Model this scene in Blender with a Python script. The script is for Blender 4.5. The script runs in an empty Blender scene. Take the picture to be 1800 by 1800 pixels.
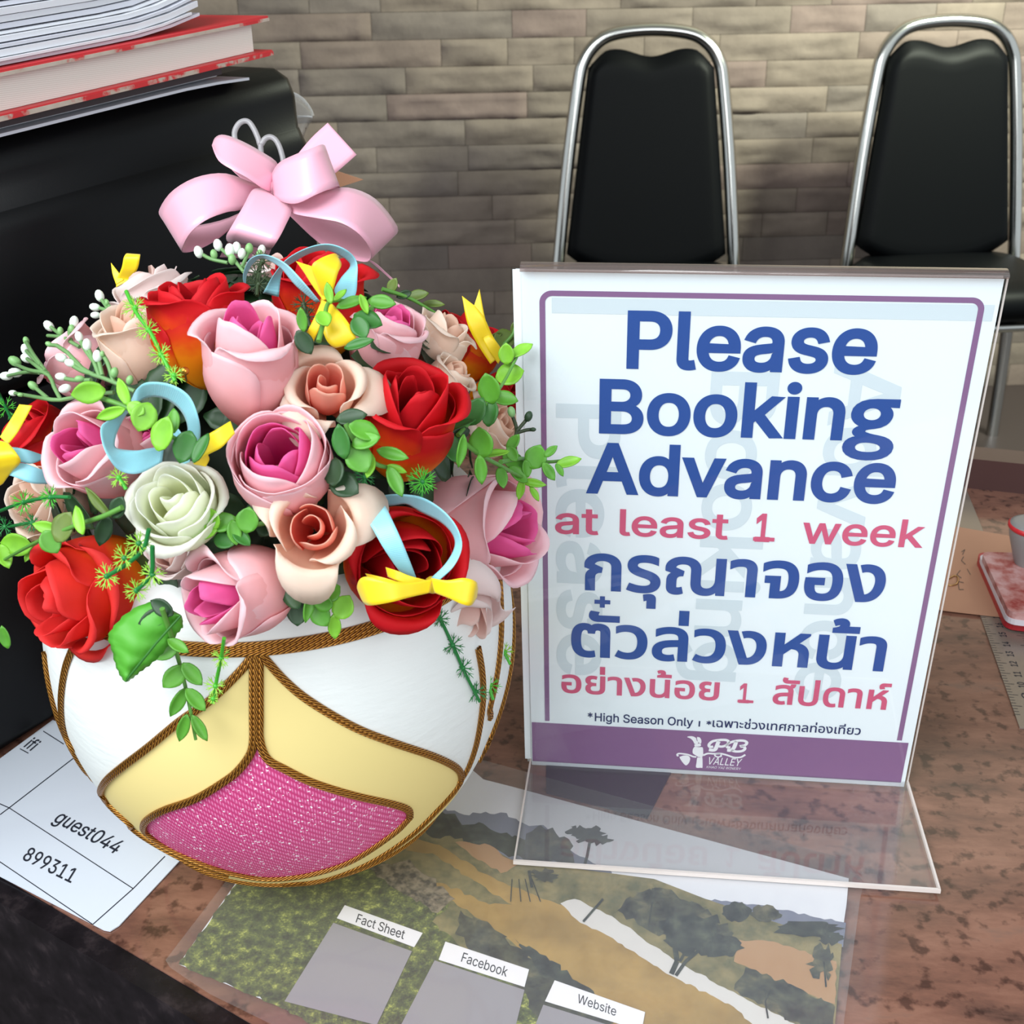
import bpy, math, random
import numpy as np
from mathutils import Vector, Matrix, noise
from mathutils.geometry import delaunay_2d_cdt

# ------------------------------------------------------------------ camera, world, lights, exposure
TZ = 0.74                                   # height of the counter top
SC = bpy.context.scene
COL = SC.collection
F = 2095.7                                  # focal length in pixels of the 1800 x 1800 frame
CAM = np.array([-0.04768, -0.55709, 0.42504 + TZ])
RC = np.array([[0.9935832, 0.1123787, -0.0127824],
               [0.0363509, -0.4243060, -0.9047889],
               [-0.1071026, 0.8985185, -0.4256684]])
cd = bpy.data.cameras.new('camera')
cd.lens = F * 36.0 / 1800.0
cd.sensor_width = 36.0
cd.clip_start = 0.02
cd.dof.use_dof = True
cd.dof.focus_distance = 0.56
cd.dof.aperture_fstop = 30.0
camera = bpy.data.objects.new('camera', cd)
COL.objects.link(camera)
M4 = Matrix(((RC[0][0], -RC[1][0], -RC[2][0], CAM[0]),
             (RC[0][1], -RC[1][1], -RC[2][1], CAM[1]),
             (RC[0][2], -RC[1][2], -RC[2][2], CAM[2]), (0, 0, 0, 1)))
camera.matrix_world = M4
SC.camera = camera

SC.view_settings.view_transform = 'Standard'
SC.view_settings.look = 'None'
SC.view_settings.gamma = 1.0
SC.view_settings.exposure = 0.0
SC.view_settings.use_curve_mapping = False

world = bpy.data.worlds.new('world')
SC.world = world
world.use_nodes = True
world.node_tree.nodes['Background'].inputs[0].default_value = (0.86, 0.94, 1.0, 1)
world.node_tree.nodes['Background'].inputs[1].default_value = 0.78

def area(name, loc, target, sx, sy, power, color):
    l = bpy.data.lights.new(name, 'AREA')
    l.shape = 'RECTANGLE'; l.size = sx; l.size_y = sy; l.energy = power; l.color = color
    o = bpy.data.objects.new(name, l); COL.objects.link(o)
    o.location = loc
    o.rotation_euler = (Vector(target) - Vector(loc)).to_track_quat('-Z', 'Y').to_euler()
    return o
area('window_daylight', (-0.9, -1.1, 2.15), (-0.1, 0.0, 0.80), 1.5, 1.1, 46, (0.93, 0.98, 1.0))
area('doorway_daylight', (0.9, -1.7, 1.6), (0.0, 0.0, 0.85), 1.0, 1.2, 16, (0.95, 0.98, 1.0))
area('wall_lamp', (1.3, 1.65, 1.95), (0.55, 2.85, 1.12), 0.5, 0.2, 105, (0.92, 1.0, 0.80))

# ------------------------------------------------------------------ geometry of the view (helpers)
def ray(px, py):
    return RC.T @ np.array([(px - 900.0) / F, (py - 900.0) / F, 1.0])
def W(px, py, d):
    return CAM + ray(px, py) * d
def onz(px, py, z=0.0):
    r = ray(px, py); s = (z + TZ - CAM[2]) / r[2]
    return CAM + r * s
def onplane(px, py, p0, n):
    r = ray(px, py); s = (np.dot(n, np.asarray(p0) - CAM)) / np.dot(n, r)
    return CAM + r * s
def depth_of(p):
    return float(RC[2] @ (np.asarray(p) - CAM))
def camdir(ax, ay, az):                     # right, up, towards the viewer -> place direction
    v = ax * RC[0] - ay * RC[1] - az * RC[2]
    return v / np.linalg.norm(v)

# ------------------------------------------------------------------ materials
def lin(c):
    c = c / 255.0
    return c / 12.92 if c <= 0.04045 else ((c + 0.055) / 1.055) ** 2.4
def rgb(r, g, b):
    return (lin(r), lin(g), lin(b), 1.0)
MATS = {}
def mat(name, col, rough=0.5, metal=0.0, spec=0.5, **kw):
    if name in MATS: return MATS[name]
    m = bpy.data.materials.new(name); m.use_nodes = True
    b = m.node_tree.nodes['Principled BSDF']
    b.inputs['Base Color'].default_value = col
    b.inputs['Roughness'].default_value = rough
    b.inputs['Metallic'].default_value = metal
    b.inputs['Specular IOR Level'].default_value = spec
    for k, v in kw.items():
        b.inputs[k.replace('_', ' ')].default_value = v
    MATS[name] = m
    return m
def nodes(m):
    return m.node_tree.nodes, m.node_tree.links, m.node_tree.nodes['Principled BSDF']
def add_noise_color(m, stops, scale, detail=6, coords='Object', stretch=(1, 1, 1), rough=0.6, distort=0.0):
    N, L, b = nodes(m)
    tc = N.new('ShaderNodeTexCoord'); mp = N.new('ShaderNodeMapping'); mp.inputs['Scale'].default_value = stretch
    nz = N.new('ShaderNodeTexNoise'); nz.inputs['Scale'].default_value = scale; nz.inputs['Detail'].default_value = detail
    nz.inputs['Roughness'].default_value = rough; nz.inputs['Distortion'].default_value = distort
    cr = N.new('ShaderNodeValToRGB')
    while len(cr.color_ramp.elements) < len(stops): cr.color_ramp.elements.new(0.5)
    for e, (p, c) in zip(cr.color_ramp.elements, stops): e.position = p; e.color = c
    L.new(tc.outputs[coords], mp.inputs[0]); L.new(mp.outputs[0], nz.inputs['Vector'])
    L.new(nz.outputs['Fac'], cr.inputs[0]); L.new(cr.outputs[0], b.inputs['Base Color'])
    return nz, cr
def add_bump(m, scale, strength=0.2, dist=0.001, detail=4, stretch=(1, 1, 1)):
    N, L, b = nodes(m)
    tc = N.new('ShaderNodeTexCoord'); mp = N.new('ShaderNodeMapping'); mp.inputs['Scale'].default_value = stretch
    nz = N.new('ShaderNodeTexNoise'); nz.inputs['Scale'].default_value = scale; nz.inputs['Detail'].default_value = detail
    bp = N.new('ShaderNodeBump'); bp.inputs['Strength'].default_value = strength; bp.inputs['Distance'].default_value = dist
    L.new(tc.outputs['Object'], mp.inputs[0]); L.new(mp.outputs[0], nz.inputs['Vector'])
    L.new(nz.outputs['Fac'], bp.inputs['Height']); L.new(bp.outputs[0], b.inputs['Normal'])
def petal_mat(name, stops, rough=0.62, trans=0.25):
    """cloth petal: dye runs from the base (v=0) to the rim (v=1); a little light passes through"""
    if name in MATS: return MATS[name]
    m = mat(name, (1, 1, 1, 1), rough, spec=0.25)
    N, L, b = nodes(m)
    uv = N.new('ShaderNodeUVMap'); sp = N.new('ShaderNodeSeparateXYZ')
    nz = N.new('ShaderNodeTexNoise'); nz.inputs['Scale'].default_value = 5.0; nz.inputs['Detail'].default_value = 3
    ma = N.new('ShaderNodeMath'); ma.operation = 'MULTIPLY_ADD'; ma.inputs[1].default_value = 0.22; 
    su = N.new('ShaderNodeMath'); su.operation = 'SUBTRACT'; su.inputs[1].default_value = 0.11
    cr = N.new('ShaderNodeValToRGB')
    while len(cr.color_ramp.elements) < len(stops): cr.color_ramp.elements.new(0.5)
    for e, (p, c) in zip(cr.color_ramp.elements, stops): e.position = p; e.color = c
    L.new(uv.outputs[0], sp.inputs[0]); L.new(uv.outputs[0], nz.inputs['Vector'])
    L.new(nz.outputs['Fac'], ma.inputs[0]); L.new(sp.outputs['Y'], ma.inputs[2]); L.new(ma.outputs[0], su.inputs[0])
    L.new(su.outputs[0], cr.inputs[0]); L.new(cr.outputs[0], b.inputs['Base Color'])
    tr = N.new('ShaderNodeBsdfTranslucent'); mx = N.new('ShaderNodeMixShader'); mx.inputs[0].default_value = trans
    L.new(cr.outputs[0], tr.inputs['Color'])
    out = N['Material Output']
    L.new(b.outputs[0], mx.inputs[1]); L.new(tr.outputs[0], mx.inputs[2]); L.new(mx.outputs[0], out.inputs['Surface'])
    wv = N.new('ShaderNodeTexWave'); wv.inputs['Scale'].default_value = 60; wv.inputs['Distortion'].default_value = 1.0
    bp = N.new('ShaderNodeBump'); bp.inputs['Strength'].default_value = 0.06; bp.inputs['Distance'].default_value = 0.0004
    L.new(uv.outputs[0], wv.inputs['Vector']); L.new(wv.outputs['Fac'], bp.inputs['Height']); L.new(bp.outputs[0], b.inputs['Normal'])
    return m
def clear_mat(name, tint=(0.97, 0.98, 0.98, 1), ior=1.49, haze=0.0, rough=0.02, hazecol=(0.8, 0.8, 0.8, 1)):
    """thin clear plastic: lets light straight through and mirrors by Fresnel, with an optional milky share"""
    if name in MATS: return MATS[name]
    m = bpy.data.materials.new(name); m.use_nodes = True
    N, L = m.node_tree.nodes, m.node_tree.links
    for n in list(N): N.remove(n)
    out = N.new('ShaderNodeOutputMaterial'); t = N.new('ShaderNodeBsdfTransparent'); g = N.new('ShaderNodeBsdfGlossy')
    t.inputs[0].default_value = tint; g.inputs['Roughness'].default_value = rough; g.inputs['Color'].default_value = (1, 1, 1, 1)
    fr = N.new('ShaderNodeFresnel'); fr.inputs['IOR'].default_value = ior
    geo = N.new('ShaderNodeNewGeometry'); inv = N.new('ShaderNodeMath'); inv.operation = 'MULTIPLY_ADD'; inv.inputs[1].default_value = -1; inv.inputs[2].default_value = 1
    mu = N.new('ShaderNodeMath'); mu.operation = 'MULTIPLY'
    L.new(geo.outputs['Backfacing'], inv.inputs[0]); L.new(inv.outputs[0], mu.inputs[0]); L.new(fr.outputs[0], mu.inputs[1])
    a = N.new('ShaderNodeMixShader'); L.new(mu.outputs[0], a.inputs[0]); L.new(t.outputs[0], a.inputs[1]); L.new(g.outputs[0], a.inputs[2])
    last = a
    if haze > 0:
        d = N.new('ShaderNodeBsdfDiffuse'); d.inputs[0].default_value = hazecol
        h = N.new('ShaderNodeMixShader'); h.inputs[0].default_value = haze
        L.new(a.outputs[0], h.inputs[1]); L.new(d.outputs[0], h.inputs[2]); last = h
    L.new(last.outputs[0], out.inputs['Surface'])
    MATS[name] = m
    return m

# ------------------------------------------------------------------ mesh helpers
class MB:
    def __init__(self): self.v = []; self.f = []; self.uv = []; self.mi = []; self.cur = 0
    def grid(self, P, UV=None, closed_u=False):
        """P[i][j] rows along v, columns along u"""
        b = len(self.v); nr, nc = len(P), len(P[0])
        for row in P:
            for p in row: self.v.append(tuple(float(x) for x in p))
        for i in range(nr - 1):
            for j in range(nc - (0 if closed_u else 1)):
                k = (j + 1) % nc
                self.f.append((b + i * nc + j, b + i * nc + k, b + (i + 1) * nc + k, b + (i + 1) * nc + j))
                self.mi.append(self.cur)
                if UV is not None:
                    self.uv.append((UV[i][j], UV[i][k], UV[i + 1][k], UV[i + 1][j]))
                else:
                    self.uv.append(((j / max(1, nc - 1), i / max(1, nr - 1)), ((j + 1) / max(1, nc - 1), i / max(1, nr - 1)),
                                    ((j + 1) / max(1, nc - 1), (i + 1) / max(1, nr - 1)), (j / max(1, nc - 1), (i + 1) / max(1, nr - 1))))
    def poly(self, pts):
        b = len(self.v); n = len(pts)
        for p in pts: self.v.append(tuple(float(x) for x in p))
        self.f.append(tuple(range(b, b + n))); self.mi.append(self.cur); self.uv.append(tuple((0.0, 0.5) for _ in range(n)))
    def tris(self, V, T):
        b = len(self.v)
        for p in V: self.v.append(tuple(float(x) for x in p))
        for t in T:
            self.f.append(tuple(b + i for i in t)); self.mi.append(self.cur); self.uv.append(tuple((0.0, 0.5) for _ in t))
    def prism(self, pts, vec):
        """closed slab: polygon pts extruded by vec"""
        vec = np.asarray(vec, float); n = len(pts)
        a = [np.asarray(p, float) for p in pts]; c = [p + vec for p in a]
        self.poly(a[::-1]); self.poly(c)
        for i in range(n):
            j = (i + 1) % n
            self.poly([a[i], a[j], c[j], c[i]])
    def box(self, c, half, R=None):
        c = np.asarray(c, float); R = np.eye(3) if R is None else np.asarray(R)
        P = [c + R[0] * half[0] * x + R[1] * half[1] * y - R[2] * half[2] for x, y in ((-1, -1), (1, -1), (1, 1), (-1, 1))]
        self.prism(P, R[2] * 2 * half[2])
    def tube(self, pts, r, n=8, caps=True):
        pts = [np.asarray(p, float) for p in pts]
        rr = r if hasattr(r, '__len__') else [r] * len(pts)
        t0 = pts[1] - pts[0]; t0 /= np.linalg.norm(t0) + 1e-12
        a = np.cross(t0, [0, 0, 1.0]); 
        if np.linalg.norm(a) < 1e-3: a = np.cross(t0, [1.0, 0, 0])
        a /= np.linalg.norm(a); rows = []
        for i, p in enumerate(pts):
            t = pts[min(i + 1, len(pts) - 1)] - pts[max(i - 1, 0)]; t /= np.linalg.norm(t) + 1e-12
            a = a - t * np.dot(a, t); a /= np.linalg.norm(a) + 1e-12; b = np.cross(t, a)
            rows.append([p + rr[i] * (math.cos(2 * math.pi * k / n) * a + math.sin(2 * math.pi * k / n) * b) for k in range(n)])
        self.grid(rows, closed_u=True)
        if caps:
            self.poly(rows[0][::-1]); self.poly(rows[-1])
    def ball(self, c, r, n=8, squash=(1, 1, 1), R=None):
        c = np.asarray(c, float); R = np.eye(3) if R is None else R; rows = []
        for i in range(n + 1):
            th = math.pi * i / n; row = []
            for k in range(n * 2):
                ph = math.pi * k / n
                q = np.array([math.sin(th) * math.cos(ph) * squash[0], math.sin(th) * math.sin(ph) * squash[1], math.cos(th) * squash[2]]) * r
                row.append(c + q @ R)
            rows.append(row)
        self.grid(rows, closed_u=True)
    def build(self, name, mats, parent=None, origin=None, smooth=True, solid=0.0, bevel=0.0, sub=0):
        me = bpy.data.meshes.new(name)
        o0 = np.zeros(3) if origin is None else np.asarray(origin, float)
        V = [tuple(np.asarray(p) - o0) for p in self.v]
        me.from_pydata(V, [], self.f)
        uvl = me.uv_layers.new(name='UVMap')
        flat = [c for face in self.uv for uv in face for c in uv]
        uvl.data.foreach_set('uv', flat)
        mats = mats if isinstance(mats, (list, tuple)) else [mats]
        for m in mats: me.materials.append(m)
        me.polygons.foreach_set('material_index', self.mi)
        me.polygons.foreach_set('use_smooth', [smooth] * len(self.f))
        me.update(); me.validate()
        o = bpy.data.objects.new(name, me); COL.objects.link(o)
        if parent is not None:
            o.parent = parent
            if origin is None:
                o.location = -Vector(parent.location)
            else:
                o.location = Vector(o0) - Vector(parent.location)
        else:
            o.location = o0
        if sub:
            md = o.modifiers.new('sub', 'SUBSURF'); md.levels = sub; md.render_levels = sub
        if solid:
            md = o.modifiers.new('solid', 'SOLIDIFY'); md.thickness = solid; md.offset = 0
        if bevel:
            md = o.modifiers.new('bevel', 'BEVEL'); md.width = bevel; md.segments = 3; md.limit_method = 'ANGLE'; md.angle_limit = math.radians(40)
        return o
def tag(o, label, cat, group=None, kind=None):
    o['label'] = label; o['category'] = cat
    if group: o['group'] = group
    if kind: o['kind'] = kind
    return o
def thing(name, loc, label, cat, group=None):
    o = bpy.data.objects.new(name, None); COL.objects.link(o); o.location = Vector(loc); o.empty_display_size = 0.02
    return tag(o, label, cat, group)
def structure(o):
    o['kind'] = 'structure'; return o
def spline(pts, n):
    """Catmull-Rom through pts"""
    P = [np.asarray(p, float) for p in pts]
    if len(P) == 2: return [P[0] + (P[1] - P[0]) * i / n for i in range(n + 1)]
    Q = [2 * P[0] - P[1]] + P + [2 * P[-1] - P[-2]]; out = []; m = len(P) - 1
    for i in range(n + 1):
        s = i / n * m; k = min(int(s), m - 1); t = s - k
        a, b, c, d = Q[k], Q[k + 1], Q[k + 2], Q[k + 3]
        out.append(0.5 * ((2 * b) + (c - a) * t + (2 * a - 5 * b + 4 * c - d) * t * t + (3 * b - a - 3 * c + d) * t ** 3))
    return out

# ------------------------------------------------------------------ lettering
FONTS = {}
def get_font(kind):
    if kind not in FONTS:
        f = None
        if kind == 'grotesque':
            try:
                f = bpy.data.fonts.load(bpy.utils.system_resource('DATAFILES') + '/fonts/Inter.woff2')
            except Exception:
                f = None
        FONTS[kind] = f
    return FONTS[kind]
GL = {}
def glyph_run(s, font='grotesque', stroke=0.0, spacing=1.0):
    """2D vertices and triangles of a line of text, 1 em high, thickened by stroke"""
    key = (s, font, stroke, spacing)
    if key in GL: return GL[key]
    c = bpy.data.curves.new('letters', 'FONT'); c.body = s; c.size = 1.0; c.dimensions = '2D'; c.fill_mode = 'NONE'
    c.resolution_u = 5; c.space_character = spacing
    f = get_font(font)
    if f: c.font = f
    o = bpy.data.objects.new('letters', c); COL.objects.link(o)
    dg = bpy.context.evaluated_depsgraph_get(); dg.update()
    me = o.evaluated_get(dg).to_mesh()
    V = [(v.co.x, v.co.y) for v in me.vertices]; E = [tuple(e.vertices) for e in me.edges]
    o.evaluated_get(dg).to_mesh_clear()
    bpy.data.objects.remove(o); bpy.data.curves.remove(c)
    # contours
    nb = {}
    for a, b in E: nb.setdefault(a, []).append(b); nb.setdefault(b, []).append(a)
    seen = set(); loops = []
    for s0 in nb:
        if s0 in seen: continue
        lp = [s0]; seen.add(s0); cur = s0
        while True:
            nx = [k for k in nb[cur] if k not in seen]
            if not nx: break
            cur = nx[0]; seen.add(cur); lp.append(cur)
        if len(lp) > 2: loops.append([V[i] for i in lp])
    if stroke > 0:                          # swell every contour away from its filled side
        def area2(l): return sum(l[k - 1][0] * l[k][1] - l[k][0] * l[k - 1][1] for k in range(len(l)))
        big = max(loops, key=lambda l: abs(area2(l))); sg = 1 if area2(big) > 0 else -1
        nl = []
        for l in loops:
            q = [np.array(p) for k, p in enumerate(l) if np.hypot(p[0] - l[k - 1][0], p[1] - l[k - 1][1]) > 1e-5]; o2 = []
            for k in range(len(q)):
                d1 = q[k] - q[k - 1]; d2 = q[(k + 1) % len(q)] - q[k]; d1 = d1 / np.linalg.norm(d1); d2 = d2 / np.linalg.norm(d2)
                n1 = np.array([d1[1], -d1[0]]); n2 = np.array([d2[1], -d2[0]]); nn = n1 + n2; ln = np.linalg.norm(nn)
                nn = n1 if ln < .3 else nn / ln / max(.55, ln / 2)
                p = q[k] + nn * stroke * sg; o2.append((float(p[0]), float(p[1])))
            nl.append(o2)
        loops = nl
    verts, tris = [], []
    # group contours by overlapping boxes, so that each glyph is filled on its own
    boxes = [(min(p[0] for p in l), max(p[0] for p in l), min(p[1] for p in l), max(p[1] for p in l)) for l in loops]
    grp = list(range(len(loops)))
    for i in range(len(loops)):
        for j in range(i):
            A, B = boxes[i], boxes[j]
            if A[0] < B[1] and B[0] < A[1] and A[2] < B[3] and B[2] < A[3]:
                gi, gj = grp[i], grp[j]
                if gi != gj: grp = [gj if g == gi else g for g in grp]
    def wind(p, lp):
        w = 0
        for k in range(len(lp)):
            a, b = lp[k - 1], lp[k]
            if a[1] <= p[1] < b[1] or b[1] <= p[1] < a[1]:
                x = a[0] + (p[1] - a[1]) / (b[1] - a[1]) * (b[0] - a[0])
                if x > p[0]: w += 1 if b[1] > a[1] else -1
        return w
    for g in sorted(set(grp)):
        ls = [l for l, q in zip(loops, grp) if q == g]
        pv, pe = [], []
        for l in ls:
            b = len(pv); pv += [Vector(p) for p in l]; pe += [(b + k, b + (k + 1) % len(l)) for k in range(len(l))]
        r = delaunay_2d_cdt(pv, pe, [], 0, 1e-6)
        b = len(verts); verts += [(p.x, p.y) for p in r[0]]
        for t in r[2]:
            cx = sum(r[0][i].x for i in t) / len(t); cy = sum(r[0][i].y for i in t) / len(t)
            if sum(wind((cx, cy), l) for l in ls) != 0: tris.append(tuple(b + i for i in t))
    GL[key] = (verts, tris)
    return GL[key]
CAPS = {}
def cap_height(s, font):
    k = ('\u0e01' if any('\u0e00' < ch < '\u0e7f' for ch in s) else ('x' if s == 'g' else 'H'), font)
    if k not in CAPS: CAPS[k] = max(v[1] for v in glyph_run(k[0], font, 0)[0])
    return CAPS[k]
def put_text(mb, s, p_left, p_right, height, up, normal, lift, font='grotesque', stroke=0.0, cap=0.727, shear=0.0, mirror=False):
    """text from p_left to p_right on the baseline; height is that of a capital"""
    V, T = glyph_run(s, font, stroke); cap = cap_height(s, font) + stroke * .6
    x0 = min(v[0] for v in V); x1 = max(v[0] for v in V)
    pl, pr, up, normal = (np.asarray(q, float) for q in (p_left, p_right, up, normal))
    if mirror: pl, pr = pr, pl
    ex = (pr - pl) / (x1 - x0); ey = up / np.linalg.norm(up) * height / cap
    mb.tris([pl + ex * (v[0] - x0) + ey * v[1] + ey * 0 + (pr - pl) / np.linalg.norm(pr - pl) * (v[1] * shear * height / cap) + normal * lift for v in V], T)

# ================================================================== THE ROOM
m_floor = mat('floor_tile', rgb(58, 50, 50), 0.35)
mb = MB(); mb.prism([(-4, -3.2, -0.06), (4, -3.2, -0.06), (4, 4.2, -0.06), (-4, 4.2, -0.06)], (0, 0, 0.06))
structure(mb.build('floor', m_floor, smooth=False))
m_ceil = mat('ceiling_paint', rgb(200, 200, 195), 0.9)
mb = MB(); mb.prism([(-4, -0.4, 2.75), (4, -0.4, 2.75), (4, 4.2, 2.75), (-4, 4.2, 2.75)], (0, 0, 0.06))
structure(mb.build('ceiling', m_ceil, smooth=False))
WA = math.radians(10.0)
wdir = np.array([math.cos(WA), math.sin(WA), 0]); wn = np.array([math.sin(WA), -math.cos(WA), 0]); W0 = np.array([0.0, 2.72, 0.0])
def build_wall():
    m = mat('split_face_stone', (1, 1, 1, 1), 0.85, spec=0.2)
    N, L, b = nodes(m)
    at = N.new('ShaderNodeAttribute'); at.attribute_name = 'stone'
    tc = N.new('ShaderNodeTexCoord'); nz = N.new('ShaderNodeTexNoise'); nz.inputs['Scale'].default_value = 9; nz.inputs['Detail'].default_value = 8; nz.inputs['Roughness'].default_value = .65
    L.new(tc.outputs['Object'], nz.inputs['Vector'])
    cr = N.new('ShaderNodeValToRGB'); cr.color_ramp.elements[0].position = .3; cr.color_ramp.elements[0].color = (.80, .78, .77, 1); cr.color_ramp.elements[1].position = .68; cr.color_ramp.elements[1].color = (1.08, 1.06, 1.04, 1)
    L.new(nz.outputs['Fac'], cr.inputs[0])
    mx = N.new('ShaderNodeMix'); mx.data_type = 'RGBA'; mx.blend_type = 'MULTIPLY'; mx.inputs[0].default_value = 1
    L.new(at.outputs['Color'], mx.inputs[6]); L.new(cr.outputs[0], mx.inputs[7]); L.new(mx.outputs[2], b.inputs['Base Color'])
    n2 = N.new('ShaderNodeTexNoise'); n2.inputs['Scale'].default_value = 45; n2.inputs['Detail'].default_value = 6
    L.new(tc.outputs['Object'], n2.inputs['Vector'])
    bp = N.new('ShaderNodeBump'); bp.inputs['Strength'].default_value = .45; bp.inputs['Distance'].default_value = .004
    L.new(n2.outputs['Fac'], bp.inputs['Height']); L.new(bp.outputs[0], b.inputs['Normal'])
    rnd = random.Random(5); mb = MB(); cols = []
    H = 0.0645; z = 0.0; row = 0
    pal = [(121, 110, 102), (117, 107, 100), (124, 113, 105), (114, 105, 100), (120, 107, 101), (116, 107, 102), (121, 106, 102)]
    while z < 2.75:
        x = -3.6 + rnd.uniform(0, .25)
        while x < 3.6:
            ln = rnd.choice([.18, .24, .26, .32, .36]) * rnd.uniform(.92, 1.08)
            dep = rnd.uniform(0.0, 0.005); tilt = rnd.uniform(-.002, .004); seed = rnd.uniform(0, 90); c = rgb(*rnd.choice(pal)); k = rnd.uniform(.95, 1.05)
            fine = (-1.3 < x < 1.6) and z > 0.4
            nx, nz_ = (max(6, int(ln / .018)), 7) if fine else (3, 3)
            P = []
            for i in range(nz_ + 1):
                rr = []
                for j in range(nx + 1):
                    u = j / nx; t = i / nz_
                    edge = min(min(u, 1 - u) * ln / .006, min(t, 1 - t) * H / .006, 1.0)
                    X = x + .0006 + u * (ln - .0012); Z = z + .0005 + t * (H - .001)
                    nn = noise.noise(Vector((X * 9 + seed, Z * 26, seed))) * .009 + noise.noise(Vector((X * 30 + seed, Z * 70, seed))) * .005
                    # split faces hang over a thin ledge at the bottom
                    lip = .006 * max(0, 1 - t * 3.2) * (.4 + noise.noise(Vector((X * 12, seed, 3))))
                    d = (dep + tilt * u + nn - lip) * edge - (1 - edge) * .0035 + .012
                    p = W0 + wdir * X + wn * d; rr.append((p[0], p[1], Z))
                P.append(rr)
            mb.grid(P); cols += [(c[0] * k, c[1] * k, c[2] * k, 1)] * (nx * nz_)
            x += ln
        z += H; row += 1
    b0 = W0 - wdir * 4 - wn * .1; b1 = W0 + wdir * 4 - wn * .1
    mb.prism([b0, b1, b1 + wn * .101, b0 + wn * .101], (0, 0, 2.75)); cols += [rgb(70, 60, 55)] * 6
    o = mb.build('wall_back', m)
    ca = o.data.color_attributes.new('stone', 'FLOAT_COLOR', 'CORNER'); flat = []
    for p, c in zip(o.data.polygons, cols): flat += list(c) * p.loop_total
    ca.data.foreach_set('color', flat)
    structure(o)
build_wall()

# ================================================================== COUNTER
m_gran = mat('polished_red_granite', (1, 1, 1, 1), 0.11, spec=0.6)
def granite():
    N, L, b = nodes(m_gran)
    nz, cr = add_noise_color(m_gran, [(.26, rgb(58, 42, 38)), (.37, rgb(98, 68, 58)), (.50, rgb(122, 84, 70)), (.62, rgb(138, 98, 82)), (.76, rgb(116, 90, 80))], 24, 9, rough=.66, stretch=(.62, 1.7, 1))  # stone grain, stretched sideways so its streaks also imitate the wall's reflection
    n2 = N.new('ShaderNodeTexNoise'); n2.inputs['Scale'].default_value = 120; n2.inputs['Detail'].default_value = 3
    tc = [n for n in N if n.type == 'TEX_COORD'][0]
    L.new(tc.outputs['Object'], n2.inputs['Vector'])
    r2 = N.new('ShaderNodeValToRGB'); r2.color_ramp.elements[0].position = .34; r2.color_ramp.elements[0].color = (.25, .22, .24, 1); r2.color_ramp.elements[1].position = .46; r2.color_ramp.elements[1].color = (1, 1, 1, 1)
    L.new(n2.outputs['Fac'], r2.inputs[0])
    mx = N.new('ShaderNodeMix'); mx.data_type = 'RGBA'; mx.blend_type = 'MULTIPLY'; mx.inputs[0].default_value = .8
    L.new(cr.outputs[0], mx.inputs[6]); L.new(r2.outputs[0], mx.inputs[7]); L.new(mx.outputs[2], b.inputs['Base Color'])
granite()
m_black_gran = mat('black_granite', rgb(24, 21, 24), 0.25, spec=0.25)
add_noise_color(m_black_gran, [(.3, rgb(12, 10, 12)), (.55, rgb(28, 24, 27)), (.75, rgb(58, 50, 52))], 60, 8)
e1 = onz(200, 1656); e2 = onz(290, 1709); fe = (e2 - e1) / np.linalg.norm(e2 - e1)
far1 = onz(1701, 858); far2 = onz(1800, 868.5); fa = (far2 - far1) / np.linalg.norm(far2 - far1)
cA = e1 - fe * 0.55; cB = e1 + fe * 0.95; cC = far1 + fa * 0.55; cD = far1 - fa * 1.0
top = [cA, cB, cC, cD]
nfe = np.array([fe[1], -fe[0], 0]);                      # outwards, to the viewer
counter = thing('counter', (0, 0.1, 0), 'reception counter with polished red brown granite top and dark stone front', 'counter')
mb = MB(); dn = np.array([0, 0, -0.004]); mb.prism([p + dn * 10 for p in top], dn * -10)
mb.build('worktop', m_gran, counter, smooth=False)
mb = MB(); ins = 0.03
ft = [cA + nfe * 0.012, cB + nfe * 0.012, cB - nfe * 0.02, cA - nfe * 0.02]
mb.prism([p + np.array([0, 0, -0.05]) for p in ft], (0, 0, 0.0492))
o = mb.build('edge_strip', m_black_gran, counter, smooth=False, bevel=0.006)
mb = MB(); cen = sum(top) / 4
base_pts = [cen + (p - cen) * 0.97 for p in top]
mb.prism([np.array([p[0], p[1], 0.0]) for p in base_pts], (0, 0, TZ - 0.041))
mb.build('base_panel', m_black_gran, counter, smooth=False)
# dark timber lip along the far edge
fperp = np.array([-fa[1], fa[0], 0])
hl = onplane(1713, 807, far1, fperp)[2] - TZ
mb = MB(); mb.prism([cD, cC, cC + fperp * .03, cD + fperp * .03], (0, 0, hl))
mb.build('rear_lip', mat('dark_timber', rgb(70, 46, 44), 0.35), counter, smooth=False, bevel=0.002)

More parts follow.
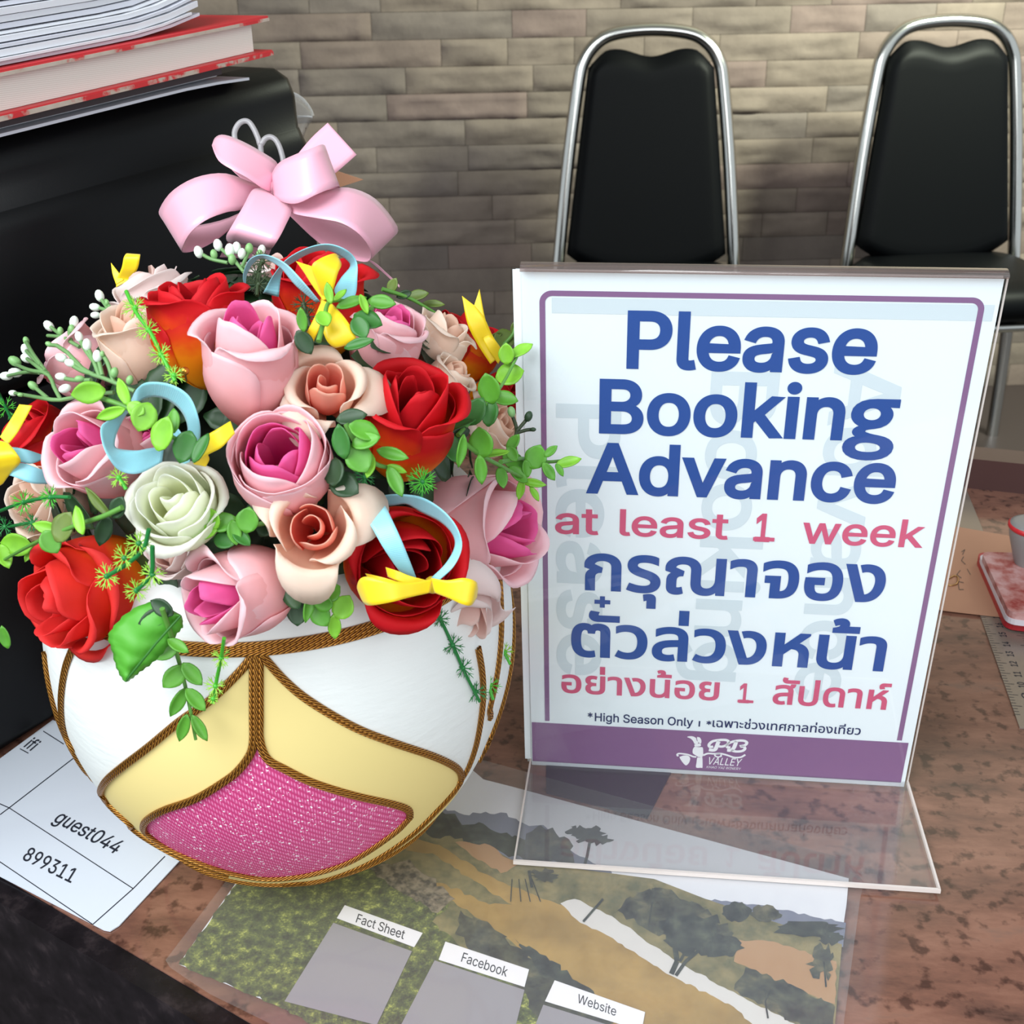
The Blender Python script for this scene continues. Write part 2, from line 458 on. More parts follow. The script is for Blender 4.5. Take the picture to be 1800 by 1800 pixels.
# ================================================================== CHAIRS
m_chrome = mat('chromed_steel', rgb(205, 205, 200), 0.16, metal=1.0)
m_vinyl = mat('black_vinyl', rgb(3, 4, 6), 0.5, spec=0.10)
add_bump(m_vinyl, 420, .15, .0006)
def chair(px_mid, top_py, Y, rot, label):
    p = onplane(px_mid, top_py, (0, Y, 0), np.array([0, 1.0, 0]))
    H = p[2]
    root = thing('banquet_chair', (p[0], p[1], 0), label, 'chair', 'banquet chairs against the stone wall')
    ca, sa = math.cos(rot), math.sin(rot)
    def L2(x, y, z):                       # local: x across, y to the wall, z up
        lean = (z - 0.45) * -0.0 + max(0, z - .45) * .12 - .066
        yy = y + lean
        return np.array([p[0] + ca * x - sa * yy, p[1] + sa * x + ca * yy, z])
    # frame: rear legs and back in one bent tube
    pts = [(-.232, 0, 0.0), (-.226, 0, .25), (-.212, 0, H - .545), (-.190, 0, H - .30), (-.167, 0, H - .12), (-.155, 0, H - .068), (-.128, 0, H - .030), (-.085, 0, H - .008), (0, 0, H)]
    pts = pts + [(-x, y, z) for x, y, z in pts[-2::-1]]
    mb = MB(); path = spline([L2(*q) for q in pts], 70)
    mb.tube(path, .0155, 10); mb.build('back_frame', m_chrome, root)
    # padded back with a wavy top and a rounded foot
    hh = H
    def outline(t):                        # half width at height fraction t
        return .198 - .056 * t
    rows_f, rows_b = [], []
    n, mcol = 26, 24
    for side in (1, -1):
        rows = []
        for i in range(n + 1):
            t = i / n; row = []
            for j in range(mcol + 1):
                u = -1 + 2 * j / mcol
                zt = hh - .058 - .009 * math.cos(u * math.pi * 1.7) * (1 - .3 * abs(u)) + (.010 - .05 * max(0, abs(u) - .72) ** 1.5 * 4)
                zb = hh - .552 + .055 * abs(u) ** 2.6
                z = zb + (zt - zb) * t
                w = outline((z - (hh - .565)) / .5)
                e = min(1.0, (1 - abs(u)) / .16) ; e2 = min(1.0, min(t, 1 - t) / .07)
                th = .004 + .024 * math.sqrt(max(0, 1 - (1 - e) ** 2)) * math.sqrt(max(0, 1 - (1 - e2) ** 2))
                row.append(L2(u * w, -side * th + (.002 if side < 0 else 0), z))
            rows.append(row if side > 0 else row[::-1])
        if side > 0: rows_f = rows
        else: rows_b = rows
    mb = MB(); mb.grid(rows_f); mb.grid(rows_b); mb.build('backrest', m_vinyl, root)
    # seat and front legs
    mb = MB(); rows = []
    prof = [(0, .40), (.012, .405), (.035, .412), (.055, .425), (.062, .44), (.062, .455), (.05, .475), (.03, .487), (0, .49)]
    for ins_, z in [(.06, .408), (.02, .412), (.004, .425), (0, .445), (.004, .465), (.022, .483), (.08, .490), (.2, .492)]:
        row = []
        for k in range(32):
            a = 2 * math.pi * k / 32; c, s = math.cos(a), math.sin(a)
            sx = math.copysign(abs(c) ** .45, c) * (.215 - ins_); sy = math.copysign(abs(s) ** .45, s) * (.215 - ins_)
            row.append(L2(sx, sy - .225 + .066 - max(0, z - .45) * .12, z))
        rows.append(row)
    mb.grid(rows, closed_u=True); mb.poly(rows[0][::-1]); mb.poly(rows[-1]); mb.build('seat', m_vinyl, root)
    for s in (-1, 1):
        mb = MB(); mb.tube([L2(s * .205, -.37, 0), L2(s * .2, -.36, .2), L2(s * .195, -.34, .41)], .0125, 8)
        mb.build('leg', m_chrome, root)
    mb = MB(); mb.tube([L2(-.2, -.35, .40), L2(.2, -.35, .40)], .011, 8); mb.tube([L2(-.2, -.35, .40), L2(-.215, .04, .40)], .011, 8); mb.tube([L2(.2, -.35, .40), L2(.215, .04, .40)], .011, 8)
    mb.build('seat_frame', m_chrome, root)
    return root
chair(1146, 52, 2.38, math.radians(4), 'black padded chrome frame chair by the stone wall, directly above the notice\'s left half')
chair(1672, 36, 2.50, math.radians(12), 'black padded chrome frame chair at the right end of the stone wall, turned slightly inward')

# ================================================================== PRINTER, BOOK AND PAPERS
PA = math.radians(67.0)
pu = np.array([math.cos(PA), math.sin(PA), 0]); pn = np.array([math.sin(PA), -math.cos(PA), 0])   # along the flank, out of the flank
P0 = np.array([-0.4156, -0.0243, TZ])
def onflank(px, py, off=0.0):
    return onplane(px, py, P0 + pn * off, pn)
s_top = float(np.dot(onflank(530, 300) - P0, pu)) - .006; s_far = s_top + .026; PH = .340
m_black = mat('black_plastic', rgb(6, 6, 8), 0.36, spec=0.2)
add_bump(m_black, 900, .08, .0004)
printer = thing('printer', P0 + pu * .1 - pn * .2, 'large black office printer with papers and a red book piled on it', 'printer')
def tilt(s): return .071 * (s - .08)          # the lid rises a little towards the rear
def flank_prism(name, prof, s0, s1, m, rnd=0.0):
    """profile (inset from the flank, height) swept along the flank; far end rounded in plan"""
    mb = MB(); rows = []
    n = 8
    for (ins_, z) in prof:
        row = []
        pl = [(s0, -.42), (s0, -ins_)]
        R = max(.001, rnd - ins_ * .5)
        for k in range(n + 1):
            a = math.pi / 2 * k / n
            pl.append((s1 - ins_ - R + R * math.sin(a), -ins_ - R + R * math.cos(a)))
        pl.append((s1 - ins_, -.42))
        for s, q in pl: row.append(P0 + pu * s + pn * q + np.array([0, 0, z + max(0, (z - .2065) / .1335) * tilt(s)]))
        rows.append(row)
    mb.grid(rows, closed_u=True); mb.poly(rows[0][::-1]); mb.poly(rows[-1])
    return mb.build(name, m, printer, bevel=0.0)
flank_prism('body', [(.004, .003), (.0, .012), (0, .205), (.004, .2065)], -.17, s_far, m_black, .014)
flank_prism('scanner_unit', [(.006, .2065), (.0005, .210), (.000, .216), (.001, .292), (.003, .297), (.005, .303), (.0055, .3035), (.006, .322), (.009, .332), (.016, .338), (.03, PH)], -.17, s_far, m_black, .014)
mb = MB(); mb.tube([P0 + pu * -.1 + pn * .0008 + np.array([0, 0, .125]), P0 + pu * (s_far - .03) + pn * .0008 + np.array([0, 0, .125])], .0016, 6)
mb.build('seam', m_black, printer)
# clear plastic guide that sticks out at the rear corner
def clear_guide():
    m = clear_mat('clear_plastic', (.93, .93, .92, 1), 1.45, haze=.14, rough=.08)
    D = depth_of(P0 + pu * s_far + np.array([0, 0, .29])) + .004
    A = [(506, 162), (520, 166), (535, 177), (546, 193), (550, 204)]; B = [(508, 208), (520, 206), (533, 205), (543, 205), (549, 206)]
    Cc = [(512, 300), (518, 290), (526, 262), (537, 228), (549, 208)]
    mb = MB(); a = spline([W(x, y, D) for x, y in A], 10); b = spline([W(x, y, D - .012) for x, y in B], 10); c = spline([W(x, y, D) for x, y in Cc], 10)
    mb.grid([a, b]); mb.grid([b, c]); mb.build('clear_guide', m, printer, solid=.0015)
    mb = MB(); mb.tube(a, .0011, 6); mb.tube(b, .0009, 6); mb.build('guide_rim', clear_mat('clear_rim', (.9, .9, .88, 1), 1.45, haze=.45, rough=.1), printer)
clear_guide()
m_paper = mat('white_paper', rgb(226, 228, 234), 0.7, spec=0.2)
m_paper2 = mat('greyer_white_paper', rgb(214, 216, 226), 0.7, spec=0.2)  # second paper tone, slightly greyer than the first
def sheet_slab(name, s0, s1, q0, q1, z0, z1, m, ang=0.0, curl=0.0, parent=None, sag=0.0, cref=None, **kw):
    """a thin slab lying on the printer: s along the flank, q out of the flank (0 = flush)"""
    mb = MB(); ca, sa = math.cos(ang), math.sin(ang); n = 14
    def pt(s, q, z):
        ds, dq = s - s1, q - q1
        return P0 + pu * (s1 + ca * ds - sa * dq) + pn * (q1 + sa * ds + ca * dq) + np.array([0, 0, z + tilt(s1 + ca * ds - sa * dq)])
    def zz(s, z):
        e = max(0, (s - ((s1 if cref is None else cref) - .07)) / .07)
        return z + curl * e * e + sag * math.sin((s - s0) / (s1 - s0) * math.pi)
    lo = [[pt(s0 + (s1 - s0) * i / n, q, zz(s0 + (s1 - s0) * i / n, z0)) for i in range(n + 1)] for q in (q0, q1)]
    hi = [[pt(s0 + (s1 - s0) * i / n, q, zz(s0 + (s1 - s0) * i / n, z1)) for i in range(n + 1)] for q in (q0, q1)]
    mb.grid([lo[1], lo[0]]); mb.grid([hi[0], hi[1]]); mb.grid([lo[0], hi[0]]); mb.grid([hi[1], lo[1]])
    for i in (0, n): mb.poly([lo[0][i], lo[1][i], hi[1][i], hi[0][i]])
    return mb.build(name, m, parent, smooth=False, **kw)
zt = PH + .0008
m_file = mat('dark_brown_card', rgb(58, 42, 46), 0.45)
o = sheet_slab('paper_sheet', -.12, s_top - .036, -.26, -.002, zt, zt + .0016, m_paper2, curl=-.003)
tag(o, 'loose white sheet directly on the printer lid, its corner curling down over the edge', 'paper')
o = sheet_slab('paper_sheet', -.12, s_top - .055, -.26, -.012, zt + .0020, zt + .0034, m_paper)
tag(o, 'thin white paper bundle between the printer lid and the dark folder', 'paper')
o = sheet_slab('folder', -.12, s_top - .06, -.27, -.003, zt + .0042, zt + .0092, m_file)
tag(o, 'dark brown worn folder under the red notebook', 'folder')
m_red = mat('red_book_cloth', rgb(205, 44, 50), 0.5)
m_board = mat('worn_grey_board', rgb(186, 170, 158), 0.85)
add_noise_color(m_board, [(.40, rgb(205, 50, 54)), (.47, rgb(190, 172, 158)), (.7, rgb(206, 194, 180))], 45, 5, stretch=(1, 1, 1))
m_pages = mat('book_page_edges', rgb(238, 233, 224), 0.75)
N_, L_, b_ = nodes(m_pages)
tc_ = N_.new('ShaderNodeTexCoord'); mp_ = N_.new('ShaderNodeMapping'); mp_.inputs['Scale'].default_value = (1, 1, 1)
wv_ = N_.new('ShaderNodeTexWave'); wv_.bands_direction = 'Z'; wv_.inputs['Scale'].default_value = 320; wv_.inputs['Distortion'].default_value = .6
cr_ = N_.new('ShaderNodeValToRGB'); cr_.color_ramp.elements[0].color = rgb(222, 216, 206); cr_.color_ramp.elements[1].color = rgb(244, 240, 232)
L_.new(tc_.outputs['Object'], wv_.inputs['Vector']); L_.new(wv_.outputs['Fac'], cr_.inputs[0]); L_.new(cr_.outputs[0], b_.inputs['Base Color'])
zb = zt + .0096
BA = math.radians(-1.5)
book = thing('notebook', P0 + pu * .1 - pn * .12 + np.array([0, 0, zb]), 'thick red hardback notebook with worn grey edges in the pile on the printer', 'book')
sb = s_top - .006
sheet_slab('cover_board', -.10, sb - .012, -.25, .004, zb, zb + .0034, [m_red], BA, parent=book)
sheet_slab('cover_board', -.10, sb - .012, -.25, .003, zb + .0206, zb + .0238, [m_red], BA, parent=book)
sheet_slab('page_block', -.098, sb - .022, -.24, -.003, zb + .0036, zb + .0204, m_pages, BA, parent=book)
mb = MB()
sheet_slab('worn_edge', -.10, sb - .0118, .0041, .0048, zb + .0002, zb + .0026, m_board, BA, parent=book)['label'] = 'scuffed grey cardboard showing along the lower cover edge'
sheet_slab('worn_edge', -.10, sb - .0118, .0031, .0038, zb + .0207, zb + .0225, m_board, BA, parent=book)['label'] = 'scuffed grey cardboard showing along the upper cover edge'
rp = random.Random(3)
zs = zb + .0244
for i in range(13):
    th = rp.uniform(.0012, .0032)
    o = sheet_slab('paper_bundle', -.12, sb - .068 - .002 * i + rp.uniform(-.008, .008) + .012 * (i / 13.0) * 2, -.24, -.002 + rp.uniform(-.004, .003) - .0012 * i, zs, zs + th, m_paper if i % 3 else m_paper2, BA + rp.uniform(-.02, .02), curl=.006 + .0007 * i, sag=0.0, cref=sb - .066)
    tag(o, 'thin bundle of white paper in the loose stack on the red notebook', 'paper', 'white papers stacked on the red notebook')
    zs += th + rp.uniform(.0003, .0010)
# kraft envelope leaning behind the printer, one corner showing past the bow
EB = P0 + pu * (s_far + .004)
tipc = onplane(638, 316, EB, pu); hi_ = onplane(560, 286, EB, pu)[2] - TZ; lo_ = onplane(560, 346, EB, pu)[2] - TZ
def envp(q, z): return EB + pn * q + UPZ * z
UPZ = np.array([0, 0, 1.0])
mb = MB(); mb.poly([envp(-.26, .0005), envp(-.012, .0005), envp(-.012, lo_), tipc, envp(-.012, hi_), envp(-.26, hi_ + .01)])
tag(mb.build('envelope', mat('kraft_paper', rgb(176, 128, 98), 0.8), smooth=False, solid=.0015), 'brown envelope propped behind the printer, its corner poking out beside the pink bow', 'envelope')

# ================================================================== FLAT PAPERS ON THE COUNTER
UP = np.array([0, 0, 1.0])
def flat(px, py, z): return onz(px, py, z)
# printed table with the guest login
paper = thing('printed_sheet', onz(120, 1480), 'white printed table sheet with guest login, partly under printer and vase', 'paper')
PP = [(-60, 1376), (0, 1335), (93, 1267), (150, 1290), (318, 1512), (210, 1628), (194, 1638), (183, 1636), (-60, 1510)]
mb = MB(); mb.prism([flat(x, y, .0004) for x, y in PP], (0, 0, .0006)); mb.build('sheet', mat('printed_paper', rgb(205, 212, 224), 0.55), paper, smooth=False)
m_ink = mat('black_ink', rgb(34, 38, 50), 0.5)
mb = MB()
def px_line(mb, pts, wpx, z):
    for a, b in zip(pts, pts[1:]):
        a2, b2 = np.array(a, float), np.array(b, float); d = (b2 - a2) / np.linalg.norm(b2 - a2); n = np.array([-d[1], d[0]]) * wpx / 2
        mb.poly([flat(*(a2 - n), z), flat(*(b2 - n), z), flat(*(b2 + n), z), flat(*(a2 + n), z)])
for l in ([(-60, 1378), (0, 1413), (16, 1420), (234, 1562)], [(-60, 1480), (0, 1515), (163, 1625)], [(0, 1432), (16, 1420), (130, 1332)], [(163, 1625), (234, 1562), (290, 1505)], [(76, 1285), (112, 1308)], [(35, 1316), (50, 1324)]):
    px_line(mb, l, 1.7, .0011)
zz = .0012
put_text(mb, 'guest044', flat(92, 1443, zz), flat(201, 1501, zz), .0095, flat(113, 1424, zz) - flat(92, 1443, zz), UP, 0, stroke=.006)
put_text(mb, '899311', flat(38, 1510, zz), flat(124, 1552, zz), .0095, flat(56, 1484, zz) - flat(38, 1510, zz), UP, 0, stroke=.006)
put_text(mb, 'ifi', flat(41, 1312, zz), flat(54, 1320, zz), .0095, flat(63, 1297, zz) - flat(43, 1314, zz), UP, 0, stroke=.008)
mb.build('print', m_ink, paper, smooth=False)

# laminated landscape photograph
poster = thing('laminated_photo', onz(800, 1650), 'laminated landscape photo with captions lying under the vase and acrylic foot', 'poster')
POUCH = [(291, 1688), (399, 1547), (700, 1200), (840, 1334), (1478, 1508), (1500, 1528), (1519, 1552), (1512, 1580), (1470, 1900), (560, 1840), (470, 1797), (370, 1748), (330, 1722), (298, 1700)]
PRINT = [(314, 1695), (418, 1547), (720, 1260), (850, 1370), (905, 1384), (1492, 1544), (1488, 1590), (1445, 1880), (700, 1860), (480, 1765), (370, 1718)]
m_sky = mat('print_sky', rgb(226, 227, 233), 0.45)
m_hill = mat('print_hill', rgb(122, 126, 144), 0.5)
m_tree = mat('print_tree', rgb(50, 54, 52), 0.5)
add_noise_color(m_tree, [(.35, rgb(34, 38, 38)), (.55, rgb(56, 62, 56)), (.75, rgb(92, 96, 78))], 150, 7)
m_olive = mat('print_grass', rgb(122, 116, 80), 0.5)
add_noise_color(m_olive, [(.35, rgb(92, 92, 62)), (.55, rgb(132, 122, 82)), (.7, rgb(150, 136, 92))], 90, 6)
m_ochre = mat('print_field', rgb(168, 134, 74), 0.5)
add_noise_color(m_ochre, [(.35, rgb(148, 118, 60)), (.65, rgb(180, 146, 80))], 40, 6)
m_soil = mat('print_soil', rgb(178, 138, 98), 0.5)
m_river = mat('print_river', rgb(214, 210, 206), 0.45)
m_vine = mat('print_vines', rgb(70, 80, 44), 0.5)
add_noise_color(m_vine, [(.36, rgb(40, 44, 34)), (.48, rgb(74, 82, 48)), (.57, rgb(112, 122, 58)), (.63, rgb(178, 182, 92)), (.72, rgb(206, 204, 136))], 210, 9, rough=.78)
m_stone = mat('print_stones', rgb(120, 110, 90), 0.5)
add_noise_color(m_stone, [(.40, rgb(66, 60, 50)), (.6, rgb(150, 136, 114))], 220, 5)
m_hedge = mat('print_hedge', rgb(62, 66, 60), 0.5)
add_noise_color(m_hedge, [(.36, rgb(38, 40, 40)), (.55, rgb(74, 76, 62)), (.72, rgb(120, 112, 84))], 110, 7)
m_cap = mat('print_white', rgb(238, 236, 240), 0.5)
PM = [m_sky, m_hill, m_tree, m_olive, m_ochre, m_soil, m_river, m_vine, m_stone, m_hedge, m_cap, m_ink, mat('print_grey', rgb(150, 146, 152), .5)]
mb = MB(); layer = [0]
def cut(poly, mi, jag=0.0, seed=0):
    r = random.Random(seed); out = []
    for k in range(len(poly)):
        a = np.array(poly[k], float); b = np.array(poly[(k + 1) % len(poly)], float); n = max(1, int(np.linalg.norm(b - a) / 9)) if jag else 1
        for i in range(n):
            q = a + (b - a) * i / n
            if jag and i: q = q + np.array([r.uniform(-jag, jag), r.uniform(-jag, jag)])
            out.append(q)
    layer[0] += 1; z = .0014 + layer[0] * .000012
    pv = [Vector((p[0], p[1])) for p in out]; n = len(pv)
    rr = delaunay_2d_cdt(pv, [(i, (i + 1) % n) for i in range(n)], [], 1, 1e-4)
    mb.cur = mi
    mb.tris([flat(p.x, p.y, z) for p in rr[0]], [tuple(t) for t in rr[2]])
def clip(poly):
    """keep a traced region inside the print (convex clip in the picture of the sheet)"""
    C = [(314, 1695), (418, 1547), (720, 1260), (850, 1370), (1492, 1544), (1445, 1880), (700, 1860), (480, 1765), (370, 1718)]
    out = [tuple(map(float, p)) for p in poly]
    return out
cut(PRINT, 0)
cut([(780, 1420), (815, 1432), (880, 1428), (930, 1452), (955, 1450), (1010, 1500), (1075, 1532), (1075, 1560), (760, 1500)], 1, 3, 1)          # far mountains
cut([(1240, 1580), (1330, 1590), (1487, 1622), (1482, 1665), (1290, 1610)], 1, 2, 2)
cut([(690, 1440), (760, 1430), (900, 1512), (1150, 1545), (1240, 1580), (1480, 1660), (1460, 1890), (700, 1880), (560, 1800)], 3)        # open grass
cut([(735, 1440), (775, 1425), (800, 1430), (812, 1450), (850, 1448), (880, 1465), (925, 1478), (935, 1470), (985, 1492), (1000, 1510), (960, 1516), (900, 1505), (800, 1475), (750, 1466)], 2, 5, 3)   # tree line
cut([(925, 1465), (950, 1450), (1000, 1475), (1010, 1518), (930, 1515)], 9, 6, 33)
cut([(800, 1480), (860, 1485), (910, 1520), (880, 1535), (830, 1505)], 5, 3, 4)
cut([(715, 1466), (780, 1490), (850, 1535), (930, 1570), (1010, 1600), (1100, 1640), (1210, 1705), (1330, 1770), (1440, 1850), (1440, 1890), (1100, 1890), (1060, 1800), (980, 1720), (880, 1640), (790, 1580), (690, 1500)], 4, 2, 5)   # ochre meadow
cut([(690, 1490), (760, 1500), (820, 1540), (900, 1590), (860, 1590), (760, 1545), (700, 1520)], 3, 3, 6)
cut([(985, 1588), (1010, 1580), (1075, 1610), (1130, 1650), (1190, 1690), (1280, 1740), (1380, 1790), (1450, 1830), (1440, 1880), (1400, 1870), (1290, 1770), (1180, 1715), (1060, 1640), (1020, 1622)], 6, 2, 7)   # river
cut([(1300, 1652), (1360, 1655), (1470, 1690), (1468, 1765), (1400, 1740), (1290, 1690)], 5, 2, 8)
cut([(1100, 1580), (1160, 1560), (1230, 1590), (1290, 1640), (1290, 1680), (1200, 1660), (1120, 1625), (1085, 1600)], 9, 6, 9)
cut([(1310, 1700), (1400, 1735), (1468, 1770), (1462, 1830), (1390, 1795), (1290, 1740)], 9, 4, 10)
cut([(418, 1547), (520, 1500), (640, 1500), (700, 1530), (790, 1590), (760, 1620), (820, 1670), (900, 1690), (960, 1760), (1000, 1880), (700, 1880), (480, 1765), (370, 1718), (314, 1695)], 7, 3, 11)      # vines in front
cut([(650, 1525), (720, 1510), (800, 1580), (770, 1605), (690, 1560)], 8, 4, 12)
cut([(810, 1600), (880, 1640), (960, 1700), (1060, 1770), (1130, 1880), (1000, 1880), (930, 1760), (860, 1690), (800, 1640)], 9, 7, 13)
cut([(905, 1650), (960, 1680), (1060, 1760), (1040, 1770), (950, 1712)], 2, 5, 14)
# trees of the picture
def blob(cx, cy, rx, ry, mi, seed, n=26, rough=.3):
    r = random.Random(seed)
    cut([(cx + rx * (1 + r.uniform(-rough, rough)) * math.cos(2 * math.pi * k / n), cy + ry * (1 + r.uniform(-rough, rough)) * math.sin(2 * math.pi * k / n)) for k in range(n)], mi)
def branch(pts, w, mi=2):
    layer[0] += 1; z = .0014 + layer[0] * .000012; mb.cur = mi; px_line(mb, pts, w, z)
blob(1036, 1468, 26, 15, 2, 21); blob(1016, 1462, 16, 9, 2, 22, rough=.5); blob(1054, 1476, 18, 10, 2, 23, rough=.5); branch([(1037, 1478), (1032, 1505), (1027, 1522)], 5)
blob(1295, 1603, 25, 17, 2, 24, rough=.12); blob(1345, 1605, 26, 15, 9, 25); blob(1420, 1632, 60, 14, 2, 26, rough=.2); blob(1460, 1648, 20, 12, 2, 27)
blob(1220, 1640, 55, 32, 2, 28, rough=.35); blob(1260, 1662, 40, 22, 2, 29, rough=.4); blob(1190, 1625, 30, 18, 2, 30, rough=.4)
branch([(1180, 1712), (1190, 1690), (1186, 1660), (1170, 1630)], 9); branch([(1188, 1715), (1205, 1690), (1235, 1665)], 6); branch([(1195, 1690), (1215, 1655)], 5)
blob(1145, 1590, 26, 22, 9, 31, rough=.5); branch([(1140, 1630), (1146, 1590), (1152, 1560)], 3)
blob(1445, 1690, 22, 28, 9, 32, rough=.4); branch([(1452, 1735), (1448, 1690)], 3)
blob(955, 1540, 22, 10, 9, 35, rough=.5); branch([(1025, 1620), (1060, 1580)], 4); branch([(1350, 1790), (1345, 1760), (1355, 1740)], 3); branch([(935, 1560), (930, 1530)], 5)
for xx in (900, 912, 923, 935): branch([(xx, 1545), (xx + (xx - 905) * .5, 1585)], 1.6)
# captions; the plain panels under them stay blank
for (a, b, c, d, pa, pb, pc, pdd) in (((606, 1591), (743, 1640), (728, 1665), (592, 1614), (586, 1622), (724, 1672), (662, 1802), (500, 1760)),
                                      ((783, 1655), (930, 1704), (922, 1735), (771, 1687), (764, 1688), (922, 1740), (900, 1830), (690, 1830)),
                                      ((975, 1723), (1134, 1779), (1128, 1812), (958, 1760), (955, 1766), (1090, 1808), (1090, 1840), (930, 1830))):
    cut([pa, pb, pc, pdd], 12); cut([a, b, c, d], 10)
layer[0] += 2; zc = .0014 + layer[0] * .000012; mb.cur = 11
for s, l, r_, tp in (('Fact Sheet', (625, 1621), (709, 1651), (630, 1606)), ('Facebook', (810, 1690), (890, 1717), (815, 1674)), ('Website', (1014, 1762), (1082, 1786), (1017, 1747))):
    u_ = flat(*tp, zc) - flat(*l, zc)
    put_text(mb, s, flat(*l, zc), flat(*r_, zc), float(np.linalg.norm(u_)), u_, UP, 0, stroke=.004)
mb.build('photo_print', PM, poster, smooth=False)
mb = MB(); mb.prism([flat(x, y, .0021) for x, y in POUCH], (0, 0, .0003))
mb.build('laminate', clear_mat('laminate_film', (.975, .97, .965, 1), 1.5, haze=.04, rough=.10, hazecol=(.75, .75, .78, 1)), poster, smooth=False)  # the film's faint diffuse haze is painted glare

# dark card under the acrylic foot
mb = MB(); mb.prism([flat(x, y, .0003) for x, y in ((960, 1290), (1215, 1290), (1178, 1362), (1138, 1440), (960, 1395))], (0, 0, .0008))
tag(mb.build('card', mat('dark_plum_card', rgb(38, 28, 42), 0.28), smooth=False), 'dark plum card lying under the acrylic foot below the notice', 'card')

# ================================================================== ACRYLIC STAND AND NOTICE
TH = math.radians(84.0)
SX = np.array([1.0, 0, 0]); SY = np.array([0, -math.cos(TH), math.sin(TH)]); SN = np.array([0, -math.sin(TH), -math.cos(TH)])   # right, up, out of the page
S0 = np.array([0, 0, TZ])
def S(u, v, n=0.0): return S0 + SX * u + SY * v + SN * n
def suv(px, py):
    p = onplane(px, py, S0, SN) - S0
    return float(p @ SX), float(p @ SY)
def SP(px, py, n=0.0):
    return S(*suv(px, py), n)
stand = thing('sign_stand', (0, -.04, TZ), 'clear bent acrylic stand holding the booking notice', 'sign stand')
m_acr = clear_mat('clear_acrylic', (.985, .99, .99, 1), 1.49, rough=.012)
m_acr_foot = clear_mat('clear_acrylic_foot', (.992, .992, .995, 1), 1.49, haze=.035, rough=.03, hazecol=(.8, .8, .85, 1))
m_edge = clear_mat('acrylic_edge_painted_light', (.9, .88, .86, 1), 1.6, haze=.62, rough=.15, hazecol=(.86, .78, .74, 1))  # pale haze colour stands in for light caught inside the cut edge
HW = .105; HT = .2978
FD = -SN * 0
foot_dir = np.array([0, -1.0, 0]); FL = .0848
def pane(mb_, pts, vec): mb_.prism(pts, vec)
mb = MB(); pane(mb, [S(-HW, 0.001, .0016), S(HW, 0.001, .0016), S(HW, HT, .0016), S(-HW, HT, .0016)], SN * .0016); mb.build('front_pane', m_acr, stand, smooth=False)
mb = MB(); pane(mb, [S(-HW, .001, -.0052), S(HW, .001, -.0052), S(HW, HT, -.0052), S(-HW, HT, -.0052)], SN * .0018); mb.build('back_pane', m_acr, stand, smooth=False)
mb = MB(); rows = []
for k in range(9):
    a = math.pi * k / 8
    rows.append([S(x, HT + .0022 * math.sin(a), -.0010 + .0042 * math.cos(a)) for x in (-HW, HW)])
mb.grid(rows); mb.build('top_fold', clear_mat('acrylic_fold', (.70, .64, .62, 1), 1.6, haze=.12, rough=.06, hazecol=(.6, .5, .47, 1)), stand, solid=.0012)
zf = .0028
mb = MB(); mb.prism([np.array([-HW, -.001, TZ + zf]), np.array([-HW, -FL, TZ + zf]), np.array([HW, -FL, TZ + zf]), np.array([HW, -.001, TZ + zf])], (0, 0, .0020)); mb.build('foot', m_acr_foot, stand, smooth=False)
mb = MB(); e = .0008
mb.box((0, -FL - e * .5, TZ + zf + .001), (HW + e, e * .9, .0011)); mb.box((-HW - e * .4, -FL / 2, TZ + zf + .001), (e * .5, FL / 2, .0011)); mb.box((HW + e * .4, -FL / 2, TZ + zf + .001), (e * .7, FL / 2, .0011))
mb.box((HW + e * .3, S(0, HT / 2)[1], TZ + HT / 2), (e * .4, .0006, HT / 2 * .99), np.array([SX, SN, SY]))
mb.build('polished_edge', m_edge, stand, smooth=False)['label'] = 'cut edge of the acrylic, its caught light painted as pale haze'

# sheets behind the notice, sticking out on the left
m_notice = mat('notice_paper', rgb(232, 240, 244), 0.55, spec=0.3)
for k, (l, b0, off, lab) in enumerate(((-.1085, .0045, -.0008, 'white spare sheet right behind the printed notice, its left edge showing'), (-.1072, .0018, -.0016, 'white spare sheet at the back of the acrylic stand, furthest from the front'))):
    mb = MB(); mb.prism([S(l, b0, off), S(.1035, b0, off), S(.1035, .2975, off), S(l - .0002, .2975, off)], SN * .0003)
    tag(mb.build('paper_sheet', m_notice, smooth=False), lab, 'paper')
notice = thing('notice', S(0, .0, 0), 'white notice asking in English and Thai to book a week in advance', 'notice')
mb = MB(); mb.prism([S(-.1046, .0008, 0), S(.1038, .0008, 0), S(.1038, .2968, 0), S(-.1046, .2968, 0)], SN * .0003); mb.build('sheet', m_notice, notice, smooth=False)
m_purple = mat('purple_ink', rgb(134, 98, 138), 0.5)
m_blue = mat('blue_ink', rgb(40, 78, 150), 0.5)
m_rose = mat('rose_ink', rgb(206, 88, 122), 0.5)
m_navy = mat('navy_ink', rgb(34, 46, 92), 0.5)
m_ghost = mat('show_through', rgb(208, 220, 226), 0.6)
m_wht = mat('notice_white', rgb(236, 236, 240), 0.55)
L1, L2_, L3, L4 = .00042, .00050, .00058, .00066
